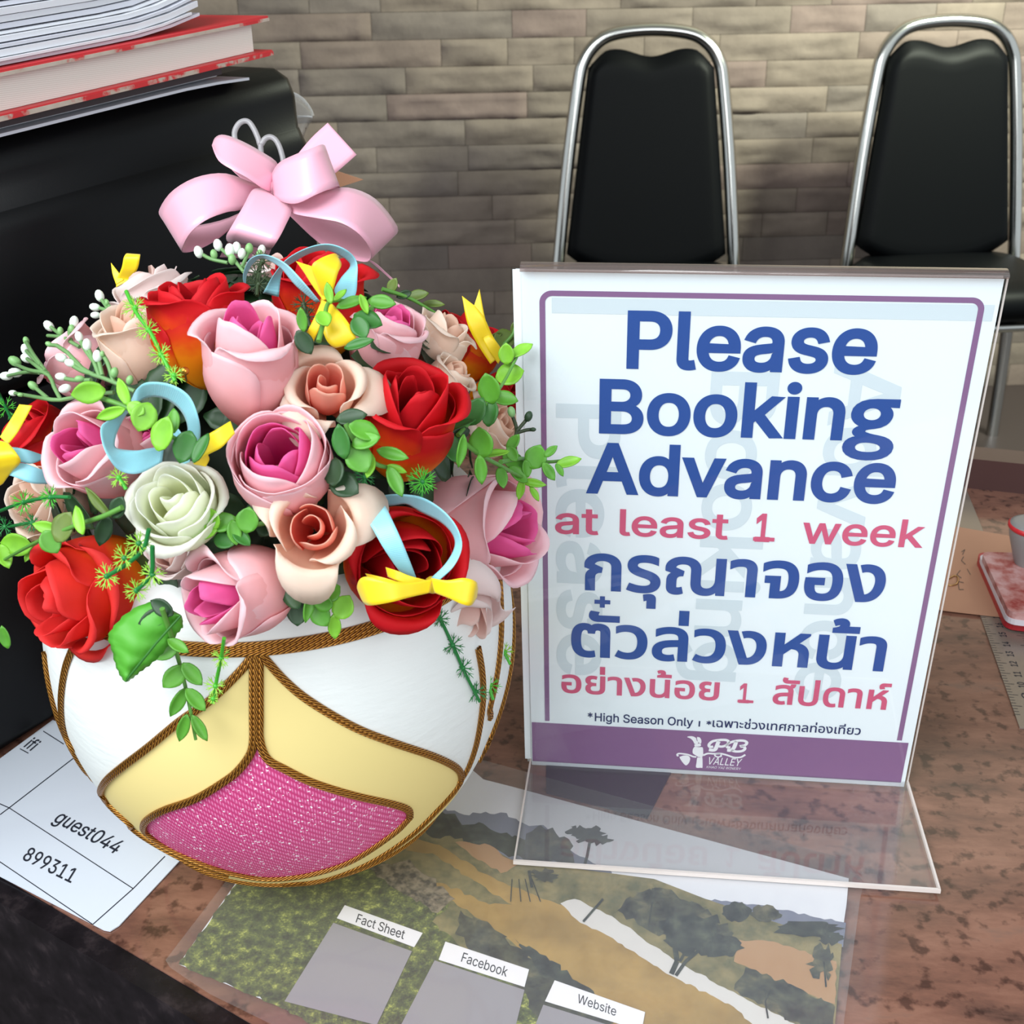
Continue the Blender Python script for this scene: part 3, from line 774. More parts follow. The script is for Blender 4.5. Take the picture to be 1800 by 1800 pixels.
# frame
mb = MB()
u0, vt = suv(949, 512)
cl, cr2 = suv(949, 760)[0], suv(1711, 760)[0]
iu0, iu1 = suv(960, 760)[0], suv(1701, 760)[0]
vtop, vtin = suv(1340, 521)[1], suv(1340, 531)[1]
vb_ = suv(1300, 1285)[1]
fw = .0026; xl, xr = suv(949.5, 620)[0], suv(1726.5, 560)[0]
vo = (suv(1000, 511.5)[1] + suv(1650, 520)[1]) / 2
rad = .0058
def rr_path(inset):
    r = rad - inset; a = []
    a.append((xl + inset, vb_))
    for k in range(9):
        t = math.pi - math.pi / 2 * k / 8; a.append((xl + rad + r * math.cos(t), vo - rad + r * math.sin(t)))
    for k in range(9):
        t = math.pi / 2 - math.pi / 2 * k / 8; a.append((xr - rad + r * math.cos(t), vo - rad + r * math.sin(t)))
    a.append((xr - inset, vb_)); return a
mb.grid([[S(u, v, L2_) for u, v in rr_path(0)], [S(u, v, L2_) for u, v in rr_path(fw)]])
bl, br = suv(935.5, 1300)[0], suv(1590, 1340)[0]
bt = (suv(960, 1270)[1] + suv(1570, 1303)[1]) / 2; bb = (suv(940, 1337.5)[1] + suv(1580, 1374)[1]) / 2
mb.poly([S(bl, bb, L2_), S(br, bb, L2_), S(br, bt, L2_), S(bl, bt, L2_)])
mb.build('border_and_band', m_purple, notice, smooth=False)
LINES = []
def line(mb_, s, lpx, rpx, cap_px, stroke, font='grotesque', lift=L3, cap=.727):
    """lpx, rpx: ends of the baseline; cap_px: a pixel at capital height above lpx"""
    l = suv(*lpx); r = suv(*rpx); c = suv(*cap_px)
    v = (l[1] + r[1]) / 2; h = c[1] - l[1]
    put_text(mb_, s, S(l[0], v), S(r[0], v), h, SY, SN, lift, font, stroke, cap)
    LINES.append(None); return l[0], r[0], v, h
mb = MB()
line(mb, 'Please', (1101, 646), (1537, 651), (1104, 549), .021)
mb.build('lettering', m_blue, notice, smooth=False)
mb = MB()
line(mb, 'Bookin', (1053, 758), (1480, 769), (1056, 667), .021)
put_text(mb, 'g', S(suv(1482, 769)[0], suv(1053, 758)[1]), S(suv(1573, 769)[0], suv(1053, 758)[1]), .0208, SY, SN, L3, 'classic', .014)
mb.build('lettering', m_blue, notice, smooth=False)
mb = MB()
line(mb, 'Advance', (1030, 864), (1569, 880), (1034, 779), .021)
mb.build('lettering', m_blue, notice, smooth=False)
mb = MB()
line(mb, 'กรุณาจอง', (1027, 1034), (1551, 1056), (1031, 972), .024, 'classic', cap=.545)
mb.build('lettering', m_blue, notice, smooth=False)
mb = MB()
l = line(mb, 'ตัวล่วงหน้า', (1004, 1150), (1552, 1177), (1008, 1094), .024, 'classic', cap=.545)
# the chattawa mark over the first letter
cx, cv = suv(1059, 1057); q = .0026
A_, B_ = .0041, .0036
mb.poly([S(cx + x, cv + y, L4) for x, y in ((-A_, -q / 2), (-q / 2, -q / 2), (-q / 2, -B_), (q / 2, -B_), (q / 2, -q / 2), (A_, -q / 2), (A_, q / 2), (q / 2, q / 2), (q / 2, B_), (-q / 2, B_), (-q / 2, q / 2), (-A_, q / 2))])
mb.build('lettering', m_blue, notice, smooth=False)
mb = MB()
line(mb, 'at', (976, 936), (1052, 938), (980, 890), .012)
line(mb, 'least', (1089, 939), (1279, 947), (1092, 894), .012)
line(mb, '1', (1326, 949), (1352, 950), (1326, 902), .022)
line(mb, 'week', (1408, 952), (1621, 962), (1410, 905), .012)
u, v = suv(1342, 950); mb.poly([S(u - .0052, v, L4), S(u + .0052, v, L4), S(u + .0052, v + .0022, L4), S(u - .0052, v + .0022, L4)])
mb.build('lettering', m_rose, notice, smooth=False)
mb = MB()
line(mb, 'อย่างน้อย', (987, 1215), (1263, 1230), (990, 1184), .018, 'classic', cap=.545)
line(mb, '1', (1298, 1233), (1316, 1234), (1298, 1200), .020)
u, v = suv(1310, 1234); mb.poly([S(u - .0042, v, L4), S(u + .0042, v, L4), S(u + .0042, v + .0018, L4), S(u - .0042, v + .0018, L4)])
line(mb, 'สัปดาห์', (1357, 1236), (1560, 1245), (1360, 1203), .018, 'classic', cap=.545)
mb.build('lettering', m_rose, notice, smooth=False)
mb = MB()
line(mb, '*High Season Only', (1033, 1266), (1218, 1275), (1036, 1252), .010)
u, v = suv(1229, 1276); mb.poly([S(u - .0004, v, L3), S(u + .0004, v, L3), S(u + .0004, v + .004, L3), S(u - .0004, v + .004, L3)])
line(mb, '*', (1241, 1278), (1250, 1278), (1243, 1266), .010)
line(mb, 'เฉพาะช่วงเทศกาลท่องเที่ยว', (1252, 1278), (1512, 1289), (1244, 1266), .010, 'classic', cap=.56)
mb.build('lettering', m_navy, notice, smooth=False)
# emblem on the band: bird on a vine with a bunch of grapes, and the winery's name
mb = MB()
def epoly(pts, n=L4):
    pv = [Vector(suv(*p)) for p in pts]; k = len(pv)
    r = delaunay_2d_cdt(pv, [(i, (i + 1) % k) for i in range(k)], [], 1, 1e-7)
    mb.tris([S(p.x, p.y, n) for p in r[0]], [tuple(t) for t in r[2]])
def q5(X, Y): return (1080 + X / 5.0, 1270 + Y / 5.0)
def sp5(pts, n=24): return [tuple(p) for p in spline([q5(*p) for p in pts], n)]
epoly(sp5([(640, 118), (660, 113), (690, 115), (718, 130), (722, 150), (738, 165), (728, 182), (704, 180), (692, 158), (672, 136), (640, 122)]))
epoly(sp5([(728, 120), (750, 125), (764, 150), (760, 178), (742, 170), (728, 146), (726, 122)]))
epoly(sp5([(704, 186), (735, 178), (758, 182), (758, 200), (730, 205), (706, 202), (702, 188)]))
epoly(sp5([(706, 204), (742, 210), (775, 212), (780, 250), (776, 292), (740, 296), (712, 280), (688, 262), (690, 226), (704, 206)]))
epoly(sp5([(728, 300), (752, 300), (772, 296), (774, 386), (760, 390), (718, 388), (722, 340), (727, 302)]))
epoly(sp5([(572, 296), (610, 282), (650, 286), (666, 310), (656, 346), (630, 370), (606, 352), (584, 322), (571, 298)]))
def estroke(pts, w, n=28):
    c = [np.array(suv(*p)) for p in spline([q5(*p) for p in pts], n)]
    a, b = [], []
    for i, p in enumerate(c):
        t = c[min(i + 1, n)] - c[max(i - 1, 0)]; t /= np.linalg.norm(t) + 1e-12; nn = np.array([-t[1], t[0]]) * w / 2
        a.append(S(*(p + nn), L4)); b.append(S(*(p - nn), L4))
    mb.grid([a, b])
estroke([(560, 290), (552, 276), (566, 266), (600, 268), (650, 276), (690, 292), (720, 296)], .0011)
estroke([(780, 282), (820, 266), (880, 268), (930, 266), (990, 280), (1050, 300), (1110, 298), (1150, 276)], .0012)
estroke([(930, 268), (890, 272), (884, 286), (910, 296), (938, 288), (934, 276)], .0009)
# script PB
estroke([(830, 232), (864, 236), (888, 226), (912, 168), (920, 158)], .0022)
estroke([(868, 204), (838, 208), (832, 186), (860, 160), (910, 148), (970, 146), (1002, 158), (990, 188), (950, 204), (916, 202)], .0017)
estroke([(990, 236), (1026, 236), (1050, 214), (1068, 168), (1074, 160)], .0022)
estroke([(1020, 212), (990, 210), (994, 184), (1030, 164), (1090, 152), (1140, 154), (1164, 170), (1146, 194), (1100, 202), (1140, 208), (1146, 226), (1120, 244), (1070, 248), (1026, 238)], .0017)
a = suv(*q5(812, 358)); b = suv(*q5(1104, 372)); put_text(mb, 'VALLEY', S(a[0], a[1] - .0001), S(b[0], a[1] - .0001), .0054, SY, SN, L4, 'grotesque', .004, .727, .18)
a = suv(*q5(808, 390)); b = suv(*q5(1108, 404)); put_text(mb, 'KHAO YAI WINERY', S(a[0], a[1] - .0003), S(b[0], a[1] - .0003), .0018, SY, SN, L4, 'grotesque', .0, .727, .18)
mb.build('emblem', m_wht, notice, smooth=False)
# faint print of the sheet behind, showing through mirrored and turned
mb = MB()
for s, (ax, ay), (bx, by), hh_ in (('Advance', (1615, 632), (1530, 1235), .029), ('Booking', (1393, 655), (1330, 1200), .029), ('Please', (1113, 712), (1098, 1190), .029)):
    A, B = suv(ax, ay), suv(bx, by)
    V, T = glyph_run(s, 'grotesque', .017); x0 = min(v[0] for v in V); x1 = max(v[0] for v in V)
    k = (A[1] - B[1]) / (x1 - x0)
    for_v = [S(A[0] - .0355 + (0.0) + v[1] * hh_ / cap_height('H', 'grotesque'), A[1] - (v[0] - x0) * k, L1) for v in V]
    mb.tris(for_v, T)
a, b = suv(970, 535), suv(1745, 553); mb.poly([S(a[0], a[1] - .004, L1), S(b[0], a[1] - .004, L1), S(b[0], a[1] + .0035, L1), S(a[0], a[1] + .0035, L1)])
mb.build('faint_show_through', m_ghost, notice, smooth=False)

# ================================================================== RIGHT SIDE: RULER, CARD, STAMP
rl0, rl1 = onz(1671, 935), onz(1781, 1250); rr0 = onz(1728, 935)
rd = (rl1 - rl0) / np.linalg.norm(rl1 - rl0); rx = np.array([-rd[1], rd[0], 0]); 
if np.dot(rx, rr0 - rl0) < 0: rx = -rx
rw = float(np.dot(rr0 - rl0, rx))
ruler = thing('ruler', rl0, 'long pale ruler lying under the kraft card, right of the notice', 'ruler')
mb = MB(); r0 = rl0 - rd * .13; mb.prism([r0, r0 + rx * rw, r0 + rx * rw + rd * .40, r0 + rd * .40][::-1], (0, 0, .001)); mb.build('blade', mat('ruler_steel', rgb(150, 138, 128), 0.3, metal=.5), ruler, smooth=False)
mb = MB(); n10 = onz(1792, 1206); t10 = float(np.dot(n10 - rl0, rd)); t15 = float(np.dot(onz(1752, 1117) - rl0, rd)); st = (t10 - t15) / 5
for i in range(0, 40):
    v = 17 - i * .25; t = t15 + (15 - v) * st; ln = .006 if i % 4 == 0 else .003
    for side in (0, 1):
        q = rl0 + rd * t + rx * (0 if side == 0 else rw) + UP * .00115; w_ = rx * (ln if side == 0 else -ln)
        mb.poly([q - rd * .0002, q + rd * .0002, q + rd * .0002 + w_, q - rd * .0002 + w_])
for v in range(9, 18):
    t = t15 + (15 - v) * st; c = rl0 + rd * t + rx * .0125 + UP * .00118
    put_text(mb, str(v), c + rd * .0030, c - rd * .0030, .0045, -rx, UP, 0, stroke=.008)
mb.build('markings', m_ink, ruler, smooth=False)
m_kraft = mat('kraft_card', rgb(178, 132, 106), 0.8)
mb = MB(); mb.prism([onz(x, y, .0014) for x, y in ((1560, 905), (1692, 929), (1790, 946), (1830, 1000), (1800, 1090), (1660, 1074), (1540, 1055))][::-1], (0, 0, .0008))
kraft = thing('kraft_card', onz(1680, 1000, .0014), 'brown kraft card with pencil marks right of the notice', 'card')
o = mb.build('card_sheet', m_kraft, kraft, smooth=False)
mb = MB()
for l in ([(1697, 992), (1690, 985), (1694, 978)], [(1688, 1002), (1682, 1010), (1690, 1016)], [(1694, 1024), (1684, 1022), (1686, 1036), (1694, 1036)], [(1690, 970), (1696, 966), (1692, 975)], [(1700, 1000), (1706, 1010)]):
    px_line(mb, l, 1.4, .0025)
mb.build('pencil_marks', mat('pencil_grey', rgb(110, 88, 76), .7), kraft, smooth=False)
mb = MB(); cp = [(1668, 1017), (1678, 1012), (1684, 1016), (1682, 1026), (1672, 1029), (1664, 1028)]
mb.tube(spline([onz(x, y, .0030) for x, y in cp], 16), .0006, 6)
tag(mb.build('paper_clip', mat('brass_wire', rgb(190, 150, 100), .3, metal=.8)), 'small wire paper clip on the kraft card', 'paper clip')
# ink pad: red tray, pale pad stained with red ink
pad = thing('ink_pad', onz(1790, 1040, .0024), 'red tray ink pad with stained pinkish pad at the right edge', 'ink pad')
def rounded(pts, z0, z1, name, m, inset=0.0):
    c = np.mean([onz(x, y, z0) for x, y in pts], axis=0); mb = MB(); P = []
    base = [onz(x, y, z0) for x, y in pts]; n = len(base)
    for i in range(n):
        a, b, d = base[i - 1], base[i], base[(i + 1) % n]; r = .008
        e1_ = (a - b) / np.linalg.norm(a - b); e2_ = (d - b) / np.linalg.norm(d - b)
        for k in range(6):
            t = k / 5; p = (b + e1_ * r) * (1 - t) ** 2 + b * 2 * t * (1 - t) + (b + e2_ * r) * t * t
            P.append(p + (c - p) / np.linalg.norm(c - p) * inset)
    mb.prism(P[::-1], (0, 0, z1 - z0)); return mb.build(name, m, pad, smooth=False, bevel=.0012)
PADP = [(1714, 985), (1766, 1106), (1905, 1122), (1850, 990)]
m_padred = mat('red_tray', rgb(168, 30, 42), .35)
m_pad = mat('stained_pad', rgb(196, 160, 156), .8)
add_noise_color(m_pad, [(.36, rgb(140, 48, 44)), (.47, rgb(166, 104, 98)), (.62, rgb(190, 150, 148))], 60, 6)
rounded(PADP, .0024, .0095, 'tray', m_padred)
rounded([(1716, 980), (1768, 1099), (1903, 1114), (1850, 985)], .0095, .0135, 'liner', mat('white_liner', rgb(208, 200, 208), .5), .0015)
rounded([(1716, 976), (1768, 1092), (1903, 1106), (1850, 980)], .0135, .0185, 'pad', m_pad, .004)
stamp = thing('stamp', onz(1812, 990, .019), 'grey stamp handle with a red rim standing on the ink pad', 'stamp')
c0 = onz(1806, 990, .0186); 
def lathe(mb_, c, prof, n=28, axis=None):
    rows = [[c + np.array([r * math.cos(2 * math.pi * k / n), r * math.sin(2 * math.pi * k / n), z]) for k in range(n)] for r, z in prof]
    mb_.grid(rows, closed_u=True); mb_.poly(rows[0][::-1]); mb_.poly(rows[-1])
mb = MB(); lathe(mb, c0, [(.009, 0), (.0105, .004), (.013, .012), (.016, .022), (.0168, .028), (.0166, .0315), (.0130, .0330), (.004, .0335)]); mb.build('handle', mat('grey_plastic', rgb(140, 138, 138), .4), stamp)
mb = MB(); lathe(mb, c0, [(.0168, .0275), (.0178, .0285), (.0178, .0305), (.0168, .0312)]); mb.build('rim', mat('red_plastic', rgb(200, 44, 52), .35), stamp)

#@FLOWERS@
# ================================================================== VASE
VC = np.array([-.2205, -.061, .125 + TZ]); VR, VB = .1125, .134
def onvase(px, py):
    sc = np.array([1 / VR, 1 / VR, 1 / VB]); d = ray(px, py) * sc; m = (CAM - VC) * sc
    a, b, c = d @ d, m @ d, m @ m - 1; D = b * b - a * c
    if D < 0: return onvase(px + (492 - px) * .01, py + (1300 - py) * .01)
    return CAM + ray(px, py) * ((-b - math.sqrt(D)) / a)
def az_el(p):
    q = p - VC; return math.atan2(q[1], q[0]), math.asin(max(-1, min(1, q[2] / VB)))
def vpoint(az, el, off=0.0):
    n = np.array([math.cos(el) * math.cos(az) / VR, math.cos(el) * math.sin(az) / VR, math.sin(el) / VB]); n /= np.linalg.norm(n)
    return VC + np.array([VR * math.cos(el) * math.cos(az), VR * math.cos(el) * math.sin(az), VB * math.sin(el)]) + n * off
EL_TOP = math.asin((.1835 - .125) / VB); EL_BOT = math.asin(-.121 / VB)
SEAM = az_el(onvase(450, 1200))[0]
def tr(pts, n=40): return [az_el(onvase(*p)) for p in [tuple(q) for q in spline(pts, n)]]
# the yellow tulip shape (two flaps meeting in the middle) and the pink panel below, traced on the front
Y_OUT_L = [(446, 1150), (420, 1182), (370, 1230), (318, 1266), (262, 1312), (215, 1348), (188, 1372), (179, 1392), (188, 1412), (225, 1447), (262, 1475), (330, 1512), (400, 1538)]
Y_OUT_R = [(460, 1150), (500, 1195), (545, 1232), (620, 1276), (690, 1304), (760, 1328), (800, 1348), (809, 1366), (800, 1386), (770, 1420), (720, 1468), (650, 1514), (570, 1545), (500, 1553)]
P_TOP_L = [(448, 1312), (430, 1340), (395, 1372), (345, 1402), (290, 1422), (262, 1438), (254, 1452)]
P_TOP_R = [(455, 1312), (470, 1332), (500, 1350), (550, 1374), (620, 1396), (690, 1412), (716, 1422), (719, 1436)]
P_BOT = [(254, 1452), (262, 1466), (300, 1492), (360, 1518), (420, 1536), (480, 1543), (550, 1534), (620, 1510), (690, 1464), (719, 1436)]
def rel(pts, n=40): return [(a - SEAM, e) for a, e in tr(pts, n)]
yl, yr = rel(Y_OUT_L), rel(Y_OUT_R); pl_, pr_ = rel(P_TOP_L), rel(P_TOP_R); pb_ = rel(P_BOT)
bot_e = az_el(onvase(742, 1446))[1]
ypoly = yl + [(a, e) for a, e in reversed(yr)]
ppoly = list(reversed(pl_)) + pr_ + list(reversed(pb_))
def inside(p, poly):
    x, y = p; w = False
    for i in range(len(poly)):
        a, b = poly[i - 1], poly[i]
        if (a[1] > y) != (b[1] > y) and x < a[0] + (y - a[1]) / (b[1] - a[1]) * (b[0] - a[0]): w = not w
    return w
vase = thing('vase', (VC[0], VC[1], TZ), 'round white vase with yellow and pink panels edged in gold cord, holding the flowers', 'vase')
m_vw = mat('white_plaster', rgb(228, 232, 230), 0.5, spec=0.35); add_bump(m_vw, 70, .25, .0012, 5, (1, 1, 4))
m_vy = mat('pale_yellow_paint', rgb(232, 212, 142), 0.6, spec=0.3); add_bump(m_vy, 120, .1, .0006)
def glitter():
    m = mat('pink_glitter_cloth', rgb(214, 78, 136), 0.45, spec=0.6)
    N, L, b = nodes(m)
    uv = N.new('ShaderNodeUVMap'); wv = N.new('ShaderNodeTexWave'); wv.bands_direction = 'DIAGONAL'; wv.inputs['Scale'].default_value = 26; wv.inputs['Distortion'].default_value = .5
    w2 = N.new('ShaderNodeTexWave'); w2.bands_direction = 'X'; w2.inputs['Scale'].default_value = 46
    L.new(uv.outputs[0], wv.inputs['Vector']); L.new(uv.outputs[0], w2.inputs['Vector'])
    mu = N.new('ShaderNodeMath'); mu.operation = 'MULTIPLY'; L.new(wv.outputs['Fac'], mu.inputs[0]); L.new(w2.outputs['Fac'], mu.inputs[1])
    cr = N.new('ShaderNodeValToRGB'); cr.color_ramp.elements[0].color = rgb(198, 58, 118); cr.color_ramp.elements[1].color = rgb(240, 134, 184); cr.color_ramp.elements[1].position = .8
    L.new(mu.outputs[0], cr.inputs[0])
    vo = N.new('ShaderNodeTexVoronoi'); vo.inputs['Scale'].default_value = 1300
    tc = N.new('ShaderNodeTexCoord'); L.new(tc.outputs['Object'], vo.inputs['Vector'])
    sep = N.new('ShaderNodeSeparateColor'); L.new(vo.outputs['Color'], sep.inputs[0])
    gt = N.new('ShaderNodeMath'); gt.operation = 'GREATER_THAN'; gt.inputs[1].default_value = .965; L.new(sep.outputs[0], gt.inputs[0])
    mx = N.new('ShaderNodeMix'); mx.data_type = 'RGBA'; L.new(gt.outputs[0], mx.inputs[0]); L.new(cr.outputs[0], mx.inputs[6]); mx.inputs[7].default_value = rgb(255, 238, 246)
    L.new(mx.outputs[2], b.inputs['Base Color']); 
    bp = N.new('ShaderNodeBump'); bp.inputs['Strength'].default_value = .35; bp.inputs['Distance'].default_value = .0006; L.new(mu.outputs[0], bp.inputs['Height']); L.new(bp.outputs[0], b.inputs['Normal'])
    return m
m_vp = glitter()
def build_vase():
    NA, NE = 960, 170; parts = {(0, 0): MB()}
    el = [EL_BOT + (EL_TOP - EL_BOT) * i / NE for i in range(NE + 1)]
    yb = (min(p[0] for p in ypoly), max(p[0] for p in ypoly), min(p[1] for p in ypoly), max(p[1] for p in ypoly))
    idx = {}
    per = math.pi * 2 / 3
    for i in range(NE):
        for j in range(NA):
            a = 2 * math.pi * (j + .5) / NA; e = (el[i] + el[i + 1]) / 2
            ra = ((a - SEAM + per / 2) % per) - per / 2
            k = 0
            cand = [ra] + ([ra - per, ra + per] if abs(ra) > .5 else [])
            for r in cand:
                if yb[0] <= r <= yb[1] and e <= yb[3]:
                    if inside((r, e), ppoly): k = 2; break
                    if inside((r, e), ypoly): k = max(k, 1)
            if e < bot_e and k == 0: k = 1
            k = (k, int(((a - SEAM + per / 2) % (2 * math.pi)) / per) if k else 0); mb = parts.setdefault(k, MB()); idx.setdefault(k, {}); q = []
            for ii, jj in ((i, j), (i, j + 1), (i + 1, j + 1), (i + 1, j)):
                key = (ii, jj % NA)
                if key not in idx[k]:
                    idx[k][key] = len(mb.v); mb.v.append(tuple(vpoint(2 * math.pi * jj / NA, el[ii])))
                q.append(idx[k][key])
            mb.f.append(tuple(q)); mb.mi.append(0)
            mb.uv.append(tuple((jj / NA * 4, ii / NE * 1.4) for ii, jj in ((i, j), (i, j + 1), (i + 1, j + 1), (i + 1, j))))
    # neck and foot close the white body
    mb = parts[(0, 0)]; n = 96
    rt = VR * math.cos(EL_TOP); zt_ = VC[2] + VB * math.sin(EL_TOP)
    prof = [(rt, zt_), (rt - .004, zt_ + .005), (rt - .014, zt_ + .010), (rt - .022, zt_ + .012), (rt - .026, zt_ + .006), (rt - .03, zt_ - .03), (.02, zt_ - .04)]
    rows = [[np.array([VC[0] + r * math.cos(2 * math.pi * k / n), VC[1] + r * math.sin(2 * math.pi * k / n), z]) for k in range(n)] for r, z in prof]
    mb.grid(rows, closed_u=True)
    rb = VR * math.cos(EL_BOT); zb_ = VC[2] + VB * math.sin(EL_BOT)
    rows = [[np.array([VC[0] + r * math.cos(2 * math.pi * k / n), VC[1] + r * math.sin(2 * math.pi * k / n), z]) for k in range(n)] for r, z in [(rb, zb_), (rb * .9, TZ + .0028), (.003, TZ + .0028)]]
    mb.grid(rows[::-1], closed_u=True)
    parts[(0, 0)].build('body', m_vw, vase)
    for (k, mo), p in sorted(parts.items()):
        if k == 1: p.build('yellow_panel', m_vy, vase)['label'] = 'pale yellow tulip shaped panel'
        if k == 2: p.build('pink_panel', m_vp, vase)['label'] = 'glittering pink cloth panel'
build_vase()
m_cord = mat('gold_cord', rgb(150, 92, 34), 0.32, metal=.75)
def cordmat():
    N, L, b = nodes(m_cord)
    uv = N.new('ShaderNodeUVMap'); mp = N.new('ShaderNodeMapping'); mp.inputs['Scale'].default_value = (1, 1, 1)
    wv = N.new('ShaderNodeTexWave'); wv.bands_direction = 'DIAGONAL'; wv.inputs['Scale'].default_value = .62
    L.new(uv.outputs[0], mp.inputs[0]); L.new(mp.outputs[0], wv.inputs['Vector'])
    cr = N.new('ShaderNodeValToRGB'); cr.color_ramp.elements[0].color = rgb(92, 44, 18); cr.color_ramp.elements[1].color = rgb(222, 160, 70)
    L.new(wv.outputs['Fac'], cr.inputs[0]); L.new(cr.outputs[0], b.inputs['Base Color'])
    bp = N.new('ShaderNodeBump'); bp.inputs['Strength'].default_value = .8; bp.inputs['Distance'].default_value = .0006; L.new(wv.outputs['Fac'], bp.inputs['Height']); L.new(bp.outputs[0], b.inputs['Normal'])
cordmat()
def cord(ae, r=.00125, strands=2):
    """plaited cord laid on the vase along (azimuth, elevation) points"""
    P = [vpoint(a, e, r * .7) for a, e in ae]; mb = MB(); n = len(P); leng = 0; ls = [0]
    for i in range(1, n): leng += np.linalg.norm(P[i] - P[i - 1]); ls.append(leng)
    side = []
    for i in range(n):
        t = P[min(i + 1, n - 1)] - P[max(i - 1, 0)]; nn = P[i] - VC; s_ = np.cross(t, nn); side.append(s_ / (np.linalg.norm(s_) + 1e-12))
    for k in range(strands):
        off = (k - (strands - 1) / 2) * r * 1.35; m = 8; rows = []; UV = []
        for i in range(n):
            t = P[min(i + 1, n - 1)] - P[max(i - 1, 0)]; t /= np.linalg.norm(t) + 1e-12
            b = np.cross(t, side[i]); c = P[i] + side[i] * off
            rows.append([c + r * (math.cos(2 * math.pi * q / m) * side[i] + math.sin(2 * math.pi * q / m) * b) for q in range(m)])
            UV.append([(ls[i] * 420, q / m * 6.0) for q in range(m)])
        mb.grid(rows, UV, closed_u=True)
    return mb
def cord_all(pts, n=70, r=.00108, strands=2):
    base = rel(pts, n)
    for k in range(3):
        cord([(a + SEAM + k * math.pi * 2 / 3, e) for a, e in base], r, strands).build('gold_cord', m_cord, vase)
cord_all(Y_OUT_L, 90); cord_all(Y_OUT_R, 90)
cord_all([(446, 1152), (446, 1200), (446, 1260), (446, 1300), (440, 1325), (420, 1352), (395, 1372), (345, 1402), (290, 1422), (262, 1438), (254, 1452), (262, 1466), (300, 1492), (360, 1518), (420, 1536), (480, 1543), (550, 1534), (620, 1510), (690, 1464), (719, 1436)], 150, .0011)
cord_all([(456, 1152), (456, 1200), (456, 1260), (457, 1300), (470, 1332), (500, 1350), (550, 1374), (620, 1396), (690, 1412), (716, 1422), (719, 1436)], 80, .0011)
cord_all([(838, 1138), (845, 1180), (847, 1223), (843, 1265), (835, 1308), (822, 1346), (806, 1374)], 50, .0011)
cord_all([(130, 1140), (118, 1172), (111, 1212), (110, 1250), (116, 1286), (130, 1318)], 50, .0011)
e_rim = az_el(onvase(520, 1133))[1]
cord([(2 * math.pi * k / 160, e_rim) for k in range(161)], .0013, 3).build('neck_cord', m_cord, vase)
e_low = az_el(onvase(500, 1553))[1]
cord([(2 * math.pi * k / 160, e_low) for k in range(161)], .0010, 1).build('gold_cord', m_cord, vase)

# ================================================================== FLOWER HEADS
DC = np.array([-.218, -.062, .215 + TZ]); DR = .112
DCd = depth_of(DC)
def dome(px, py, push=0.0):
    d = ray(px, py); m = CAM - DC; a, b, c = d @ d, m @ d, m @ m - DR * DR; D = b * b - a * c
    best = DCd if D < 0 else min(DCd, (-b - math.sqrt(D)) / a)
    sc = np.array([1 / VR, 1 / VR, 1 / VB]); d2 = d * sc; m2 = (CAM - VC) * sc
    a, b, c = d2 @ d2, m2 @ d2, m2 @ m2 - 1; D = b * b - a * c
    if D >= 0:                              # below the rim things hang in front of the vase wall
        t = (-b - math.sqrt(D)) / a
        if (CAM + d * t)[2] < TZ + .188: best = min(best, t + .012)
    return best + push
def goblet(t):
    if t < .62: return .16 + .84 * math.sin(t / .62 * math.pi / 2) ** .8
    return 1 - .20 * ((t - .62) / .38) ** 2
def petal(mb, th, A, s, h, curl, spiral, R, H, seed, lean=0.0, nv=13, nu=14, pinch=.0, close=0.0, z0=0.0):
    P, UV = [], []
    for i in range(nv + 1):
        t = i / nv; row, ur = [], []
        for j in range(nu + 1):
            u = -1 + 2 * j / nu
            tt = t * (1 - .20 * abs(u) ** 3.0 - .05 * math.sin(u * 2.2 + seed) - pinch * (1 - abs(u)) * .0)
            w = A * (.62 + .38 * math.sin(min(1, t / .6) * math.pi / 2)) * (1 - .14 * max(0, (t - .8) / .2) ** 2)
            a = th + u * w
            r = s * goblet(tt) * (1 - close * max(0, tt - .6))
            lip = max(0, (tt - .72) / .28)
            r += s * curl * (lip ** 1.8) + s * spiral * u * (.3 + .7 * tt)
            r += .035 * noise.noise(Vector((u * 1.7 + seed, tt * 2.2, seed * .7))) * (.3 + tt) * (1 + curl)
            r += .010 * noise.noise(Vector((u * 9 + seed, tt * 3, 7.0))) * tt
            z = h * tt - curl * .42 * lip ** 2.4 * s + .030 * noise.noise(Vector((u * 2.1, seed, 4.0))) * tt + z0
            r = max(.01, r)
            row.append((r * R * math.cos(a), r * R * math.sin(a), z * H)); ur.append(((u + 1) / 2 + seed, t))
        P.append(row); UV.append(ur)
    mb.grid(P, UV)
